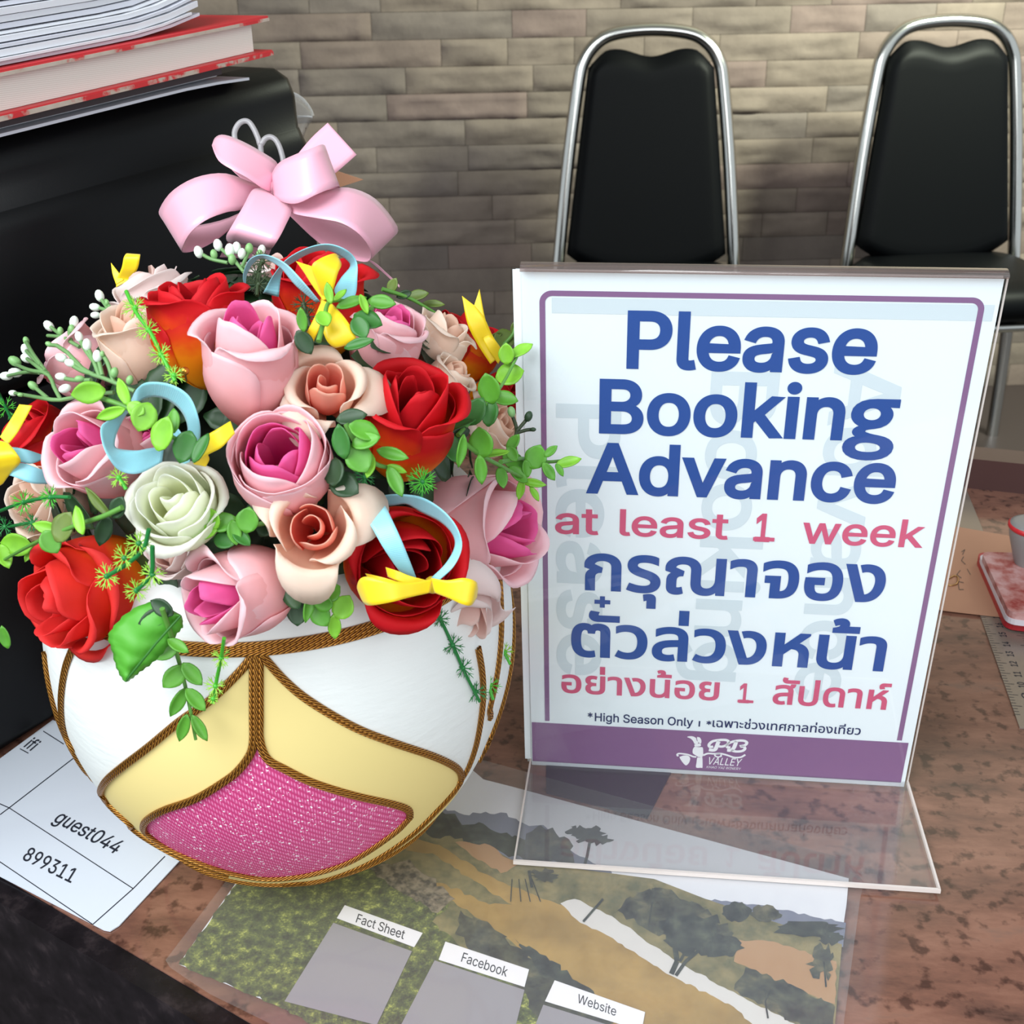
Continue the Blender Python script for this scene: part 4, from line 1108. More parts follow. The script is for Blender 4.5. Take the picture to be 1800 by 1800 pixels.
KINDS = {
 'pink': dict(out=[(0, rgb(238, 128, 124)), (.3, rgb(250, 178, 176)), (.7, rgb(253, 200, 204)), (1, rgb(254, 224, 230))], inn=[(0, rgb(150, 6, 50)), (.45, rgb(230, 48, 134)), (1, rgb(244, 112, 178))]),
 'red': dict(out=[(0, rgb(252, 180, 24)), (.44, rgb(250, 150, 16)), (.62, rgb(234, 70, 18)), (.78, rgb(214, 22, 28)), (1, rgb(230, 34, 46))], inn=[(0, rgb(120, 0, 8)), (.5, rgb(184, 10, 20)), (1, rgb(220, 30, 42))]),
 'coral': dict(out=[(0, rgb(250, 170, 20)), (.46, rgb(248, 130, 20)), (.66, rgb(238, 60, 36)), (1, rgb(244, 66, 66))], inn=[(0, rgb(232, 70, 10)), (.5, rgb(222, 36, 26)), (1, rgb(236, 58, 58))]),
 'peach': dict(out=[(0, rgb(246, 180, 150)), (.4, rgb(252, 218, 194)), (1, rgb(254, 241, 228))], inn=[(0, rgb(236, 96, 80)), (.5, rgb(246, 150, 130)), (1, rgb(252, 206, 186))]),
 'cream': dict(out=[(0, rgb(244, 206, 180)), (.5, rgb(250, 226, 206)), (1, rgb(253, 240, 228))], inn=[(0, rgb(232, 180, 150)), (1, rgb(244, 214, 194))]),
 'ivory': dict(out=[(0, rgb(242, 244, 196)), (.4, rgb(244, 248, 226)), (1, rgb(252, 253, 246))], inn=[(0, rgb(238, 242, 160)), (.5, rgb(250, 252, 224)), (1, rgb(254, 255, 246))]),
 'pale': dict(out=[(0, rgb(240, 206, 200)), (.5, rgb(248, 228, 224)), (1, rgb(250, 240, 238))], inn=[(0, rgb(236, 190, 180)), (1, rgb(246, 222, 214))]),
}
for k, d in KINDS.items():
    d['mo'] = petal_mat(k + '_petal', d['out'], trans=.60 if k == 'ivory' else (.52 if k in ('peach', 'cream', 'pale') else .40)); d['mi'] = petal_mat(k + '_heart_petal', d['inn'], trans=.60 if k == 'ivory' else (.52 if k in ('peach', 'cream', 'pale') else .36))
SHAPES = {
 # count, radius, height, half angle, curl, spiral, close  -> outer whorls ; inner whorls
 'bud': ([(3, 1.0, .82, 1.45, .14, .05, .0), (3, .97, 1.0, 1.15, .44, .04, .0), (2, .76, .98, 1.5, .10, .08, .1)],
         [(3, .60, .95, 1.3, .03, .12, .2), (2, .38, .91, 1.6, .0, .12, .3)]),
 'open': ([(3, 1.0, .80, 1.25, .42, .05, .0), (3, .88, .92, 1.2, .36, .06, .0), (3, .70, .97, 1.25, .18, .08, .0)],
          [(3, .50, .96, 1.3, .05, .10, .1), (1, .26, .93, 2.6, .0, .12, .1)]),
 'wide': ([(3, 1.0, .86, .95, .85, .03, .0), (2, .80, .95, 1.2, .50, .05, .0)],
          [(3, .54, .97, 1.2, .10, .10, .1), (1, .28, .95, 2.4, .0, .12, .1)]),
 'hollow': ([(3, 1.0, .85, 1.4, .16, .05, .0), (3, .95, .97, 1.3, .26, .05, .0), (3, .84, 1.0, 1.2, .05, .06, .0)],
            [(3, .66, .98, 1.25, .02, .08, .1), (3, .52, .93, 1.25, .0, .08, .1)]),
}
GROUP_R = 'artificial roses in the vase'
def rose(label, kind, shape, px, py, S, ax, push=0.0, hr=1.25, roll=0.0, seed=0):
    """bloom whose mouth centre is seen at (px, py), S picture units across, opening along ax = (right, up, towards viewer)"""
    D = dome(px, py, push); R = S * D / F / 2 / 1.05; H = R * 2 * hr
    axis = camdir(*ax); z = axis; x = np.cross(z, camdir(.3, .1, .9) if abs(ax[2]) < .9 * math.sqrt(sum(q * q for q in ax)) else camdir(1, .1, .0)); x /= np.linalg.norm(x); y = np.cross(z, x)
    c = W(px, py, D) - axis * H * .86
    name = 'rose'
    o = thing(name, c, label, 'rose', GROUP_R)
    o.rotation_euler = (0, 0, 0)
    Rm = np.array([x, y, z]); cr, sr = math.cos(roll), math.sin(roll)
    def emit(whorls, nm, m, th0):
        mb = MB(); th = th0
        for wi, (cnt, s, h, A, curl, sp, cl) in enumerate(whorls):
            for k in range(cnt):
                petal(mb, th + 2 * math.pi * k / cnt, A, s, h, curl, sp, R, H, seed * 3.7 + wi * 1.9 + k * .83 + (10 if nm == 'heart' else 0), close=cl)
            th += math.pi / max(1, cnt) + .3
        V = np.array(mb.v); V[:, 0], V[:, 1] = V[:, 0] * cr - V[:, 1] * sr, V[:, 0] * sr + V[:, 1] * cr
        V = V @ Rm + c; mb.v = [tuple(p) for p in V]
        return mb.build(nm, m, o, solid=.0003)
    a, b = SHAPES[shape]
    emit(a, 'outer_petals', KINDS[kind]['mo'], roll * 0 + .2)
    emit(b, 'heart', KINDS[kind]['mi'], .9)
    return o
ROSES = [
 ('large red rose fading to orange, standing upright at the upper left of the bouquet', 'red', 'bud', 340, 508, 182, (-.08, .92, .34), .0, 1.2, .2),
 ('tall light pink rose with magenta heart beside the upright red orange rose', 'pink', 'bud', 438, 572, 176, (.10, .80, .58), -.014, 1.45, 1.0),
 ('pink rose with a deep magenta hollow at the centre of the bouquet', 'pink', 'hollow', 488, 790, 188, (.0, .45, .88), -.014, 1.05, .5),
 ('small peach rose with coral heart, just left of the red rose facing the viewer', 'peach', 'wide', 573, 668, 138, (.12, .42, .88), -.010, .95, 1.2),
 ('big red rose with orange base at the bouquet\'s right centre, below the pink one', 'red', 'bud', 728, 688, 178, (.22, .66, .70), -.012, 1.45, .0),
 ('pink rose with hot pink heart right of the upper yellow bow', 'pink', 'bud', 692, 556, 132, (.30, .78, .52), .030, 1.35, 1.7),
 ('cream rose half hidden at the bouquet\'s upper right edge, behind the red rose', 'cream', 'bud', 790, 572, 104, (.50, .72, .22), .040, 1.25, .6),
 ('small cream bud right behind the big red rose with orange base', 'cream', 'bud', 806, 650, 84, (.6, .55, .3), .030, 1.2, 2.6),
 ('red rose behind the upright yellow ribbon tail on the right', 'red', 'bud', 842, 575, 118, (.45, .8, .15), .075, 1.2, .9),
 ('red rose mostly hidden against the notice\'s left edge', 'red', 'bud', 905, 690, 96, (.85, .4, .1), .075, 1.2, .4),
 ('cream rose behind the right eucalyptus sprigs, near the notice', 'cream', 'open', 888, 738, 112, (.7, .3, .4), .045, 1.2, .3),
 ('red rose behind the upper blue ribbon loop', 'red', 'bud', 562, 470, 172, (.08, .85, .42), .030, 1.25, 2.2),
 ('white rose peeping out behind the upright red orange rose', 'pale', 'open', 246, 492, 150, (-.45, .82, .2), .060, 1.0, 1.1),
 ('pale pink rose under the big satin bow', 'pale', 'bud', 480, 462, 110, (.0, .9, .3), .060, 1.1, .3),
 ('cream rose bud left of the upright red orange rose', 'cream', 'bud', 228, 555, 142, (-.22, .80, .45), .020, 1.30, 2.4),
 ('pink rose behind the white berry sprigs at the far left', 'pink', 'bud', 104, 612, 126, (-.72, .55, .3), .050, 1.2, 1.9),
 ('pink rose with a wide magenta heart left of the blue ribbon loop', 'pink', 'bud', 132, 778, 158, (-.42, .28, .80), .0, 1.35, .7),
 ('red rose behind the yellow bow cut off at the left edge', 'red', 'bud', 34, 752, 140, (-.55, .5, .5), .050, 1.2, 1.3),
 ('cream rose low on the left edge, above the open coral red rose', 'cream', 'open', 44, 880, 140, (-.55, .05, .75), .030, 1.2, 2.9),
 ('greenish white rose facing the viewer, left of centre', 'ivory', 'open', 297, 872, 166, (-.10, .42, .90), -.012, .95, .8),
 ('wide open coral red rose with orange base at the lower left', 'coral', 'open', 82, 1068, 214, (-.58, -.24, .76), -.060, 1.35, 2.2),
 ('pink rose with magenta heart hanging over the vase rim, left of the gold seam', 'pink', 'bud', 366, 1058, 168, (-.64, -.20, .70), -.020, 1.45, .2),
 ('small peach rose with spread petals above the vase rim', 'peach', 'wide', 548, 925, 156, (.10, .12, .98), -.026, .95, 2.6),
 ('red rose with orange base under the lower blue loop and yellow bow', 'red', 'bud', 726, 1000, 204, (.42, -.14, .88), -.022, 1.2, 1.4),
 ('large pink rose lying sideways against the notice, magenta heart to the right', 'pink', 'bud', 912, 928, 198, (.86, .02, .48), -.010, 1.6, .9),
 ('pink rose with drooping pale petals under the sideways pink rose', 'pale', 'wide', 826, 1104, 126, (.15, -.75, .55), -.014, 1.3, .2),
 ('pale pink rose tucked behind the greenish white rose', 'pale', 'bud', 292, 972, 88, (-.3, .15, .85), .018, 1.2, 1.2),
 ('pink rose under the left blue ribbon loop', 'pink', 'bud', 244, 760, 112, (-.15, .45, .85), .026, 1.2, 2.0),
]
for i, q in enumerate(ROSES): rose(*q, seed=i + 1)

# dark leaf bed between the blooms
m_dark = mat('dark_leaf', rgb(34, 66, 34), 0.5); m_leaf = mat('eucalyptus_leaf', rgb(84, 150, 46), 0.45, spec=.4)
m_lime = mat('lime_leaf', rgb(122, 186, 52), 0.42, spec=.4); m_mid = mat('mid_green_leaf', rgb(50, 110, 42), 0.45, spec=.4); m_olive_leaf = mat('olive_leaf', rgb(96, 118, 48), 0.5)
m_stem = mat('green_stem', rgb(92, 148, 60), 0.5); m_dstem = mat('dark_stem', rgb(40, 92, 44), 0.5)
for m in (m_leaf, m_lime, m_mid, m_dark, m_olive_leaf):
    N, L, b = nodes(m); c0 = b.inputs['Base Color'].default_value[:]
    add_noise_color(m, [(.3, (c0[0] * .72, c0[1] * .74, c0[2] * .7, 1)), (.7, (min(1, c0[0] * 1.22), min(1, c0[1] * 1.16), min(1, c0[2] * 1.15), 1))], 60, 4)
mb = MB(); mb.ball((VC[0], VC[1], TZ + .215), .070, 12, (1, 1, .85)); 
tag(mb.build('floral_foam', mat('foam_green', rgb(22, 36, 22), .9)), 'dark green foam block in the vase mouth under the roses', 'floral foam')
def leaf_mesh(mb, c, tip, nrm, L, Wd, cup=.25, pointed=.5, nv=7, nu=6):
    """round cupped leaf: c is its middle, tip the growing direction, nrm its upper side"""
    t = np.asarray(tip, float); t /= np.linalg.norm(t); n = np.asarray(nrm, float); n -= t * (n @ t); n /= np.linalg.norm(n) + 1e-12; s = np.cross(n, t)
    P = []
    for i in range(nv + 1):
        v = i / nv; w = (max(0, math.sin(math.pi * min(1, v * .93 + .04))) ** .62) * (1 - pointed * .55 * max(0, (v - .6) / .4) ** 1.5)
        if i == nv: w = .03
        if i == 0: w = .12
        row = []
        for j in range(nu + 1):
            u = -1 + 2 * j / nu
            z = cup * (u * u * w * w * .5 + (v - .5) ** 2 * .8) - cup * .25
            row.append(c + t * (v - .5) * L + s * u * w * Wd / 2 + n * z * L * .6)
        P.append(row)
    mb.grid(P)
rl = random.Random(11)
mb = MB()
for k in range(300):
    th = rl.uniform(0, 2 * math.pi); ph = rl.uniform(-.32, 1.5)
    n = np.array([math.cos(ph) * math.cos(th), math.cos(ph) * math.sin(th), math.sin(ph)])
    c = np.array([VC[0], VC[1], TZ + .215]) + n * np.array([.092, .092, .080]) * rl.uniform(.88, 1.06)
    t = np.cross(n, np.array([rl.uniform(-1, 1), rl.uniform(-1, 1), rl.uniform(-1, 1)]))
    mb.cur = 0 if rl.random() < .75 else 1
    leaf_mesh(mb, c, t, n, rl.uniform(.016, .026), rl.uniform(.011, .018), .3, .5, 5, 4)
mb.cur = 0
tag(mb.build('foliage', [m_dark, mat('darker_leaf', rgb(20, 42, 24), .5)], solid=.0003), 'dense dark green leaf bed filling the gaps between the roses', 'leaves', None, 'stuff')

# ------------------------------------------------------------------ eucalyptus sprigs
GS = 'leafy sprigs among the roses'
def sprig(label, stems, leaves, base=-.020, m=None, name='eucalyptus_sprig', dmap=None):
    """stems: picture polylines ; leaves: (x, y, length, width, angle, tone, facing)"""
    pts0 = stems[0][0]; D0 = dome(*pts0, base)
    o = thing(name, W(*pts0, D0), label, 'sprig', GS)
    mb = MB()
    for st in stems:
        P = [W(x, y, dome(x, y, base + .004)) for x, y in st]; sp_ = spline(P, 4 * len(P)); mb.tube(sp_, [.0011 - .0004 * k / len(sp_) for k in range(len(sp_))], 6)
    mb.build('stem', m or m_stem, o)
    tones = [m_lime, m_leaf, m_mid, m_dark, m_olive_leaf]; mb = MB(); rs_ = random.Random(int(pts0[0] * 7 + pts0[1]))
    for (x, y, L, Wd, ang, tone, *fc) in leaves:
        D = dome(x, y, base - .002 * (tone < 2) + .006 * (tone >= 3) + rs_.uniform(-.003, .003)); k = D / F; a = math.radians(ang); f = fc[0] if fc else .8
        tl = rs_.uniform(-.35, .35); tip = camdir(math.cos(a), math.sin(a), tl)
        nrm = camdir(-math.sin(a) * (1 - f) + rs_.uniform(-.2, .2), math.cos(a) * (1 - f) + rs_.uniform(-.1, .3), f)
        mb.cur = tone; leaf_mesh(mb, W(x, y, D), tip, nrm, L * k * 1.08, Wd * k * 1.05, .30, .6)
    mb.cur = 0
    mb.build('leaves', tones, o, solid=.0005)
    return o
sprig('bright lime eucalyptus sprig rising against the notice\'s left edge', [[(805, 765), (840, 725), (880, 680), (915, 615)]],
      [(890, 622, 36, 27, 92, 0), (917, 615, 42, 22, 30, 0), (896, 658, 48, 45, 15, 0), (860, 683, 52, 40, 105, 1), (887, 700, 46, 28, -12, 1), (835, 723, 52, 38, 60, 2), (862, 726, 46, 30, 80, 2), (815, 745, 42, 20, 20, 2, .5), (795, 788, 50, 36, -70, 2), (808, 762, 36, 22, 200, 3)], -.006)
sprig('long green eucalyptus sprig reaching sideways over the notice\'s purple border', [[(815, 778), (845, 800), (885, 822), (925, 844), (940, 870)], [(880, 812), (920, 806), (962, 812), (1000, 808)]],
      [(846, 778, 52, 44, 100, 1), (811, 793, 56, 18, 260, 1, .5), (845, 826, 50, 22, 275, 1), (871, 797, 48, 18, 10, 0, .6), (905, 813, 46, 34, -30, 1), (882, 839, 38, 20, -80, 1), (912, 834, 40, 24, -40, 1),
       (902, 778, 34, 20, 55, 1), (900, 797, 30, 20, 120, 1), (942, 803, 42, 38, 70, 1), (968, 793, 28, 14, 40, 1), (965, 829, 36, 18, -55, 1), (999, 812, 44, 20, 15, 0), (984, 826, 24, 12, -60, 1), (926, 824, 30, 18, -80, 1), (938, 849, 42, 14, -10, 0), (915, 860, 38, 14, -100, 0), (940, 868, 28, 12, -60, 0)], -.022)
sprig('eucalyptus sprig with round leaves below the small peach rose, over the orange petals', [[(608, 745), (630, 785), (660, 815), (690, 825), (705, 845)]],
      [(618, 733, 52, 30, 10, 3), (641, 757, 54, 36, -20, 1), (600, 776, 58, 34, 100, 2), (643, 775, 50, 30, 15, 1), (631, 806, 52, 46, -60, 1), (650, 819, 42, 18, -100, 0), (690, 798, 56, 22, -15, 1), (695, 846, 56, 24, -65, 1), (698, 824, 34, 14, -20, 0), (605, 852, 56, 46, -30, 3), (588, 829, 50, 40, 90, 3)], -.026)
sprig('eucalyptus sprig over the knot of the upper yellow bow', [[(560, 600), (570, 560), (580, 530), (620, 530)], [(640, 560), (655, 540), (675, 530)]],
      [(578, 515, 36, 15, 100, 0), (598, 518, 28, 12, 45, 0), (618, 531, 52, 20, 20, 1), (671, 531, 50, 26, -10, 1), (640, 535, 34, 14, -70, 0), (647, 562, 50, 36, -20, 2), (633, 575, 42, 32, -60, 2), (569, 560, 30, 28, -60, 0), (531, 562, 40, 18, 95, 1), (631, 604, 52, 20, 15, 2), (535, 602, 44, 30, -60, 3)], -.024)
sprig('dark olive sprig peeping out behind the right pink rose, against the wall', [[(672, 508), (715, 522), (745, 538), (770, 553)]],
      [(690, 502, 28, 20, 60, 4), (734, 519, 38, 21, 10, 4), (762, 534, 38, 15, -5, 4), (710, 518, 26, 14, -160, 3)], .062)
sprig('bright eucalyptus sprig lying over the left blue ribbon loop', [[(150, 692), (185, 702), (222, 716), (262, 738), (310, 772), (360, 782)]],
      [(155, 690, 54, 38, 190, 0), (217, 689, 48, 22, 110, 0), (194, 727, 58, 20, 195, 0), (253, 733, 50, 44, 250, 0), (286, 762, 60, 44, 70, 0), (305, 739, 44, 22, 95, 1), (325, 786, 56, 40, -110, 2), (353, 787, 54, 26, 65, 2), (238, 718, 36, 26, 150, 0)], -.028)
sprig('eucalyptus sprig spread over the open coral red rose at the left', [[(215, 892), (180, 908), (130, 925), (70, 950), (5, 985)]],
      [(111, 926, 56, 46, 60, 4), (139, 914, 52, 24, 110, 0), (172, 883, 64, 18, 130, 4), (182, 933, 56, 28, -110, 3), (207, 892, 42, 30, 60, 3), (83, 928, 52, 22, 165, 0), (89, 953, 42, 36, -60, 1), (28, 957, 62, 40, 175, 0), (53, 969, 38, 14, -110, 0), (8, 978, 42, 24, -70, 0), (8, 1120, 40, 20, 100, 1)], -.030)
sprig('eucalyptus sprig between the greenish white rose and the spread peach rose', [[(470, 918), (430, 925), (385, 928), (340, 940)]],
      [(353, 936, 54, 26, 190, 0), (372, 911, 38, 30, 120, 0), (392, 918, 46, 34, 20, 1), (412, 936, 42, 24, -80, 1), (435, 914, 44, 40, 80, 1), (394, 950, 40, 30, -20, 2), (469, 922, 44, 36, 60, 3), (450, 900, 46, 38, 30, 3), (425, 945, 40, 24, -40, 2)], -.008)
sprig('eucalyptus rosette on the vase rim, left of the red rose with the yellow bow', [[(520, 1030), (545, 1055), (570, 1075), (590, 1100)]],
      [(513, 1043, 58, 40, 120, 3), (523, 1077, 44, 36, -90, 3), (543, 1065, 56, 22, -100, 1, .5), (567, 1060, 36, 32, 170, 1), (563, 1082, 42, 34, -60, 1), (580, 1040, 38, 38, 30, 1), (603, 1067, 44, 38, 60, 0), (588, 1102, 44, 22, -90, 0), (545, 1035, 40, 30, 80, 2)], -.022)
sprig('eucalyptus strand hanging down the white side of the vase', [[(285, 1070), (302, 1120), (318, 1175), (332, 1235), (344, 1300)]],
      [(294, 1146, 42, 24, 215, 1), (313, 1135, 42, 20, -30, 1), (306, 1190, 48, 34, 225, 1), (338, 1185, 48, 26, -50, 1), (313, 1235, 56, 22, 240, 1), (344, 1230, 48, 24, -50, 1), (322, 1280, 52, 20, 250, 1), (351, 1280, 50, 18, -62, 1), (272, 1086, 56, 30, 200, 3), (284, 1068, 46, 28, 150, 3)], -.030)
sprig('dark olive leaves beside the notice\'s upper left border', [[(880, 612), (900, 590), (905, 575)]], [(888, 595, 40, 36, 20, 4), (905, 575, 26, 14, 70, 4), (872, 590, 20, 10, 200, 4)], .05)
# broad serrated leaf over the rim
def big_leaf():
    o = thing('rose_leaf', W(255, 1110, dome(255, 1110, -.02)), 'broad serrated green leaf hanging over the vase rim', 'leaf', GS)
    A = [(318, 1082), (270, 1060), (230, 1075), (205, 1098), (192, 1119), (198, 1140), (204, 1165), (212, 1185), (221, 1198)]
    B = [(318, 1082), (320, 1100), (311, 1112), (298, 1130), (280, 1152), (262, 1168), (245, 1180), (233, 1190), (221, 1198)]
    n = 36; a = spline([(x, y, 0) for x, y in A], n); b = spline([(x, y, 0) for x, y in B], n); rows = []
    D0 = dome(255, 1110, -.030)
    for i in range(n + 1):
        z = .0009 * (i % 3) * 0; row = []
        tooth = 2.5 * ((i % 3) / 2.0) * (0 < i < n)
        pa, pb = a[i], b[i]; d = pa - pb; ln = np.linalg.norm(d) + 1e-9; pa = pa + d / ln * tooth; pb = pb - d / ln * tooth
        for j in range(9):
            u = j / 8; p = pa * (1 - u) + pb * u
            row.append(W(p[0], p[1], D0 + .005 * (abs(u - .5) * 2) ** 1.4 - .004 + .0004 * math.sin(i * .9 + abs(u - .5) * 9) + .006 * (i / n)))
        rows.append(row)
    mb = MB(); mb.grid(rows); mb.build('blade', mat('rose_leaf_green', rgb(78, 158, 44), .5), o, solid=.0005)
    mb = MB(); mb.tube([W(318, 1082, D0 - .004), W(275, 1130, D0 - .0045), W(222, 1196, D0 + .002)], .0005, 5); mb.build('midrib', m_mid, o)
big_leaf()

# ------------------------------------------------------------------ spiky sprigs
m_spike = mat('bright_spike', rgb(70, 170, 44), .45); m_spt = mat('yellow_green_spike', rgb(140, 190, 62), .5); m_dsp = mat('deep_green_spike', rgb(26, 116, 52), .45); m_fern = mat('dark_fern', rgb(48, 66, 36), .6)
def spiky(label, stem, whorls, m1, m2, base=-.024, rad=25, nn=10, thick=.0008):
    D0 = dome(*stem[0], base); o = thing('fern_sprig', W(*stem[0], D0), label, 'sprig', 'spiky sprigs among the roses')
    P = [W(x, y, dome(x, y, base)) for x, y in stem]; sp_ = spline(P, 5 * len(P)); mb = MB(); mb.tube(sp_, thick, 6); mb.build('stem', m1, o)
    mb = MB(); r = random.Random(int(stem[0][0] * 3 + stem[0][1]))
    for w in whorls:
        x, y = w[0], w[1]; rr = w[2] if len(w) > 2 else rad
        D = dome(x, y, base); c = W(x, y, D); k = D / F
        for q in range(nn):
            a = 2 * math.pi * q / nn + r.uniform(-.15, .15); tilt = r.uniform(-.1, .6)
            d = camdir(math.cos(a), math.sin(a), tilt); L = rr * k * r.uniform(.8, 1.1)
            mb.cur = 1; mb.tube([c, c + d * L * .55, c + d * L], [.00025, .0003, .0001], 5, caps=False)
            for sgn in (-1, 1):
                a2 = a + sgn * .55; d2 = camdir(math.cos(a2), math.sin(a2), tilt)
                mb.tube([c + d * L * .5, c + d * L * .5 + d2 * L * .38], [.00024, .0001], 4, caps=False)
        mb.cur = 0; mb.ball(c, .0011, 5)
    mb.cur = 0
    mb.build('needles', [m1, m2], o); return o
spiky('bright green spiky sprig crossing the left cream rose bud', [(222, 512), (240, 550), (263, 582), (285, 625), (308, 670)], [(238, 541, 26), (261, 580, 24), (283, 624, 24), (306, 660, 22)], m_spike, m_spt, -.018)
spiky('spiky yellow green cluster left of the drooping magenta hearted pink rose', [(262, 930), (252, 965), (225, 990), (188, 1013)], [(244, 955, 24), (219, 981, 26), (188, 1013, 26)], m_dsp, m_spt, -.052)
spiky('spiky yellow green pair beside the broad serrated leaf', [(268, 960), (266, 1010), (240, 1038)], [(268, 1010, 28), (240, 1038, 25)], m_dsp, m_spt, -.052)
spiky('green spiky tuft below the big red rose with orange base', [(740, 880), (743, 848)], [(743, 847, 30)], m_dsp, m_spike, -.018, nn=17)
spiky('small dark spiky tuft under the round eucalyptus leaves at the centre', [(640, 865), (641, 840)], [(641, 839, 24)], m_dsp, m_dsp, -.010)
spiky('dark stemmed spiky sprig crossing the cream rose at the left edge', [(-10, 902), (42, 883), (89, 874), (122, 874)], [(42, 883, 26), (89, 874, 22)], m_dsp, m_spike, -.016)
spiky('dark stemmed spiky sprig below the cream rose at the left edge', [(-10, 931), (20, 925), (58, 918)], [(9, 926, 24), (57, 919, 20)], m_dsp, m_dsp, -.018)
spiky('green spiky tip against the printer at the left edge', [(-8, 680), (8, 712), (24, 745)], [(11, 718, 24)], m_dsp, m_spike, .02)
spiky('green spiky strand hanging down the right side of the vase', [(760, 1062), (775, 1090), (797, 1136), (816, 1180), (843, 1233)], [(774, 1088, 20), (796, 1134, 24), (814, 1174, 24), (837, 1216, 24)], m_dsp, m_dsp, -.014, nn=9)
spiky('bright spiky strand hanging beside the gold cord at the vase\'s right', [(838, 1150), (850, 1180), (867, 1230)], [(844, 1163, 18), (862, 1204, 20)], m_spike, m_spike, .0, nn=9)
spiky('short spiky tip at the vase\'s right silhouette', [(878, 1122), (886, 1145), (897, 1168)], [(888, 1146, 19)], m_spike, m_spt, .012, nn=9)
spiky('short spiky strand below the drooping magenta hearted pink rose, on the gold cord', [(394, 1122), (388, 1160), (380, 1200), (374, 1236)], [(389, 1156, 20), (379, 1206, 22), (375, 1228, 12)], m_spike, m_spt, -.034, nn=9)
spiky('dark fern tuft right of the tall light pink rose', [(545, 575), (534, 535)], [(534, 535, 26), (540, 556, 22)], m_fern, m_fern, .008)
spiky('brown green fern tuft behind the upper blue ribbon loop', [(452, 520), (455, 480), (462, 455)], [(455, 500, 26), (450, 480, 24), (462, 460, 22)], m_fern, m_fern, .03)
spiky('small spiky tuft between the left blue loop and the greenish white rose', [(222, 860), (209, 840)], [(209, 840, 22)], m_spike, m_spt, -.020)

# ------------------------------------------------------------------ berry sprigs
m_bud = mat('white_bud', rgb(226, 236, 224), .4, spec=.4); m_gbud = mat('green_bud', rgb(128, 176, 110), .45); m_dbud = mat('dark_bud', rgb(40, 66, 40), .5)
def berries(label, stems, buds, base=.0, ms=None, grp='white berry sprigs'):
    D0 = dome(*stems[0][0], base); o = thing('berry_sprig', W(*stems[0][0], D0), label, 'sprig', grp)
    mb = MB()
    for st in stems: mb.tube(spline([W(x, y, dome(x, y, base)) for x, y in st], 8), .00085, 6)
    mb.build('stem', ms or mat('grey_green_stem', rgb(108, 150, 92), .5), o)
    for (x, y, r, k, dx, dy) in buds:
        mb = MB()
        D = dome(x, y, base - .002); q = D / F; d = camdir(dx, dy, .15)
        a = np.cross(d, [0.3, .1, .9]); a /= np.linalg.norm(a); Rm = np.array([a, np.cross(d, a), d])
        mb.ball(W(x, y, D), r * q, 6, (.8, .8, 1.12), Rm)
        mb.build('bud', [m_bud, m_gbud, m_dbud][k], o)
    return o
berries('white berry sprig sticking out furthest to the left, against the black printer', [[(200, 690), (150, 694), (107, 703), (75, 700), (25, 691)], [(107, 703), (95, 680), (86, 660), (60, 652), (12, 661)], [(86, 660), (60, 640), (47, 630)], [(80, 652), (58, 622), (46, 600)], [(84, 656), (50, 650), (27, 640)], [(72, 642), (54, 625), (46, 616)], [(84, 700), (66, 685), (58, 678)], [(70, 655), (40, 654), (30, 655)]],
        [(44, 614, 9, 0, -.2, 1), (47, 630, 10, 0, -.8, .4), (26, 635, 11, 1, -.8, .5), (27, 655, 11, 0, -1, .1), (11, 661, 10, 0, -1, 0), (58, 678, 9, 1, -.6, .5), (23, 691, 7, 0, -1, .1), (46, 599, 7, 1, -.3, 1), (36, 694, 5, 1, -1, 0)], .004)
berries('white berry sprig crossing the pink rose at the far left', [[(237, 688), (200, 672), (175, 662), (150, 652), (110, 612), (86, 606)], [(175, 662), (165, 635), (153, 607)], [(168, 640), (150, 615), (139, 592)], [(180, 660), (175, 640), (171, 626)], [(165, 658), (140, 650), (108, 629)], [(160, 668), (130, 668), (100, 662)], [(200, 672), (190, 640), (180, 622)], [(152, 654), (135, 640), (122, 633)]],
        [(139, 592, 9, 0, -.3, 1), (153, 606, 10, 0, 0, 1), (171, 626, 10, 0, 0, 1), (108, 629, 10, 0, -1, .4), (123, 638, 9, 0, -1, .4), (107, 662, 9, 0, -1, .1), (114, 683, 10, 0, -1, -.4), (86, 605, 6, 1, -1, .5), (180, 622, 5, 1, 0, 1), (140, 666, 8, 1, -1, 0), (201, 655, 9, 1, .3, 1), (228, 668, 8, 1, .4, 1)], -.012)
berries('small white berry sprig left of the half hidden white rose', [[(215, 560), (195, 548), (175, 522)], [(195, 548), (180, 543), (167, 540)], [(197, 552), (182, 554), (168, 554)], [(205, 556), (190, 535), (186, 528)]],
        [(175, 520, 10, 0, -.3, 1), (167, 540, 9, 0, -1, .2), (168, 554, 8, 0, -1, 0), (188, 532, 5, 1, 0, 1)], .045)
berries('white berry pair above the pink rose at the far left', [[(140, 610), (115, 595), (87, 573)], [(125, 600), (122, 580), (130, 566)], [(118, 596), (105, 592), (84, 590)]],
        [(86, 573, 10, 0, -.6, .7), (130, 566, 10, 0, .2, 1), (106, 582, 7, 1, 0, 1), (126, 578, 7, 1, 0, 1)], .042)
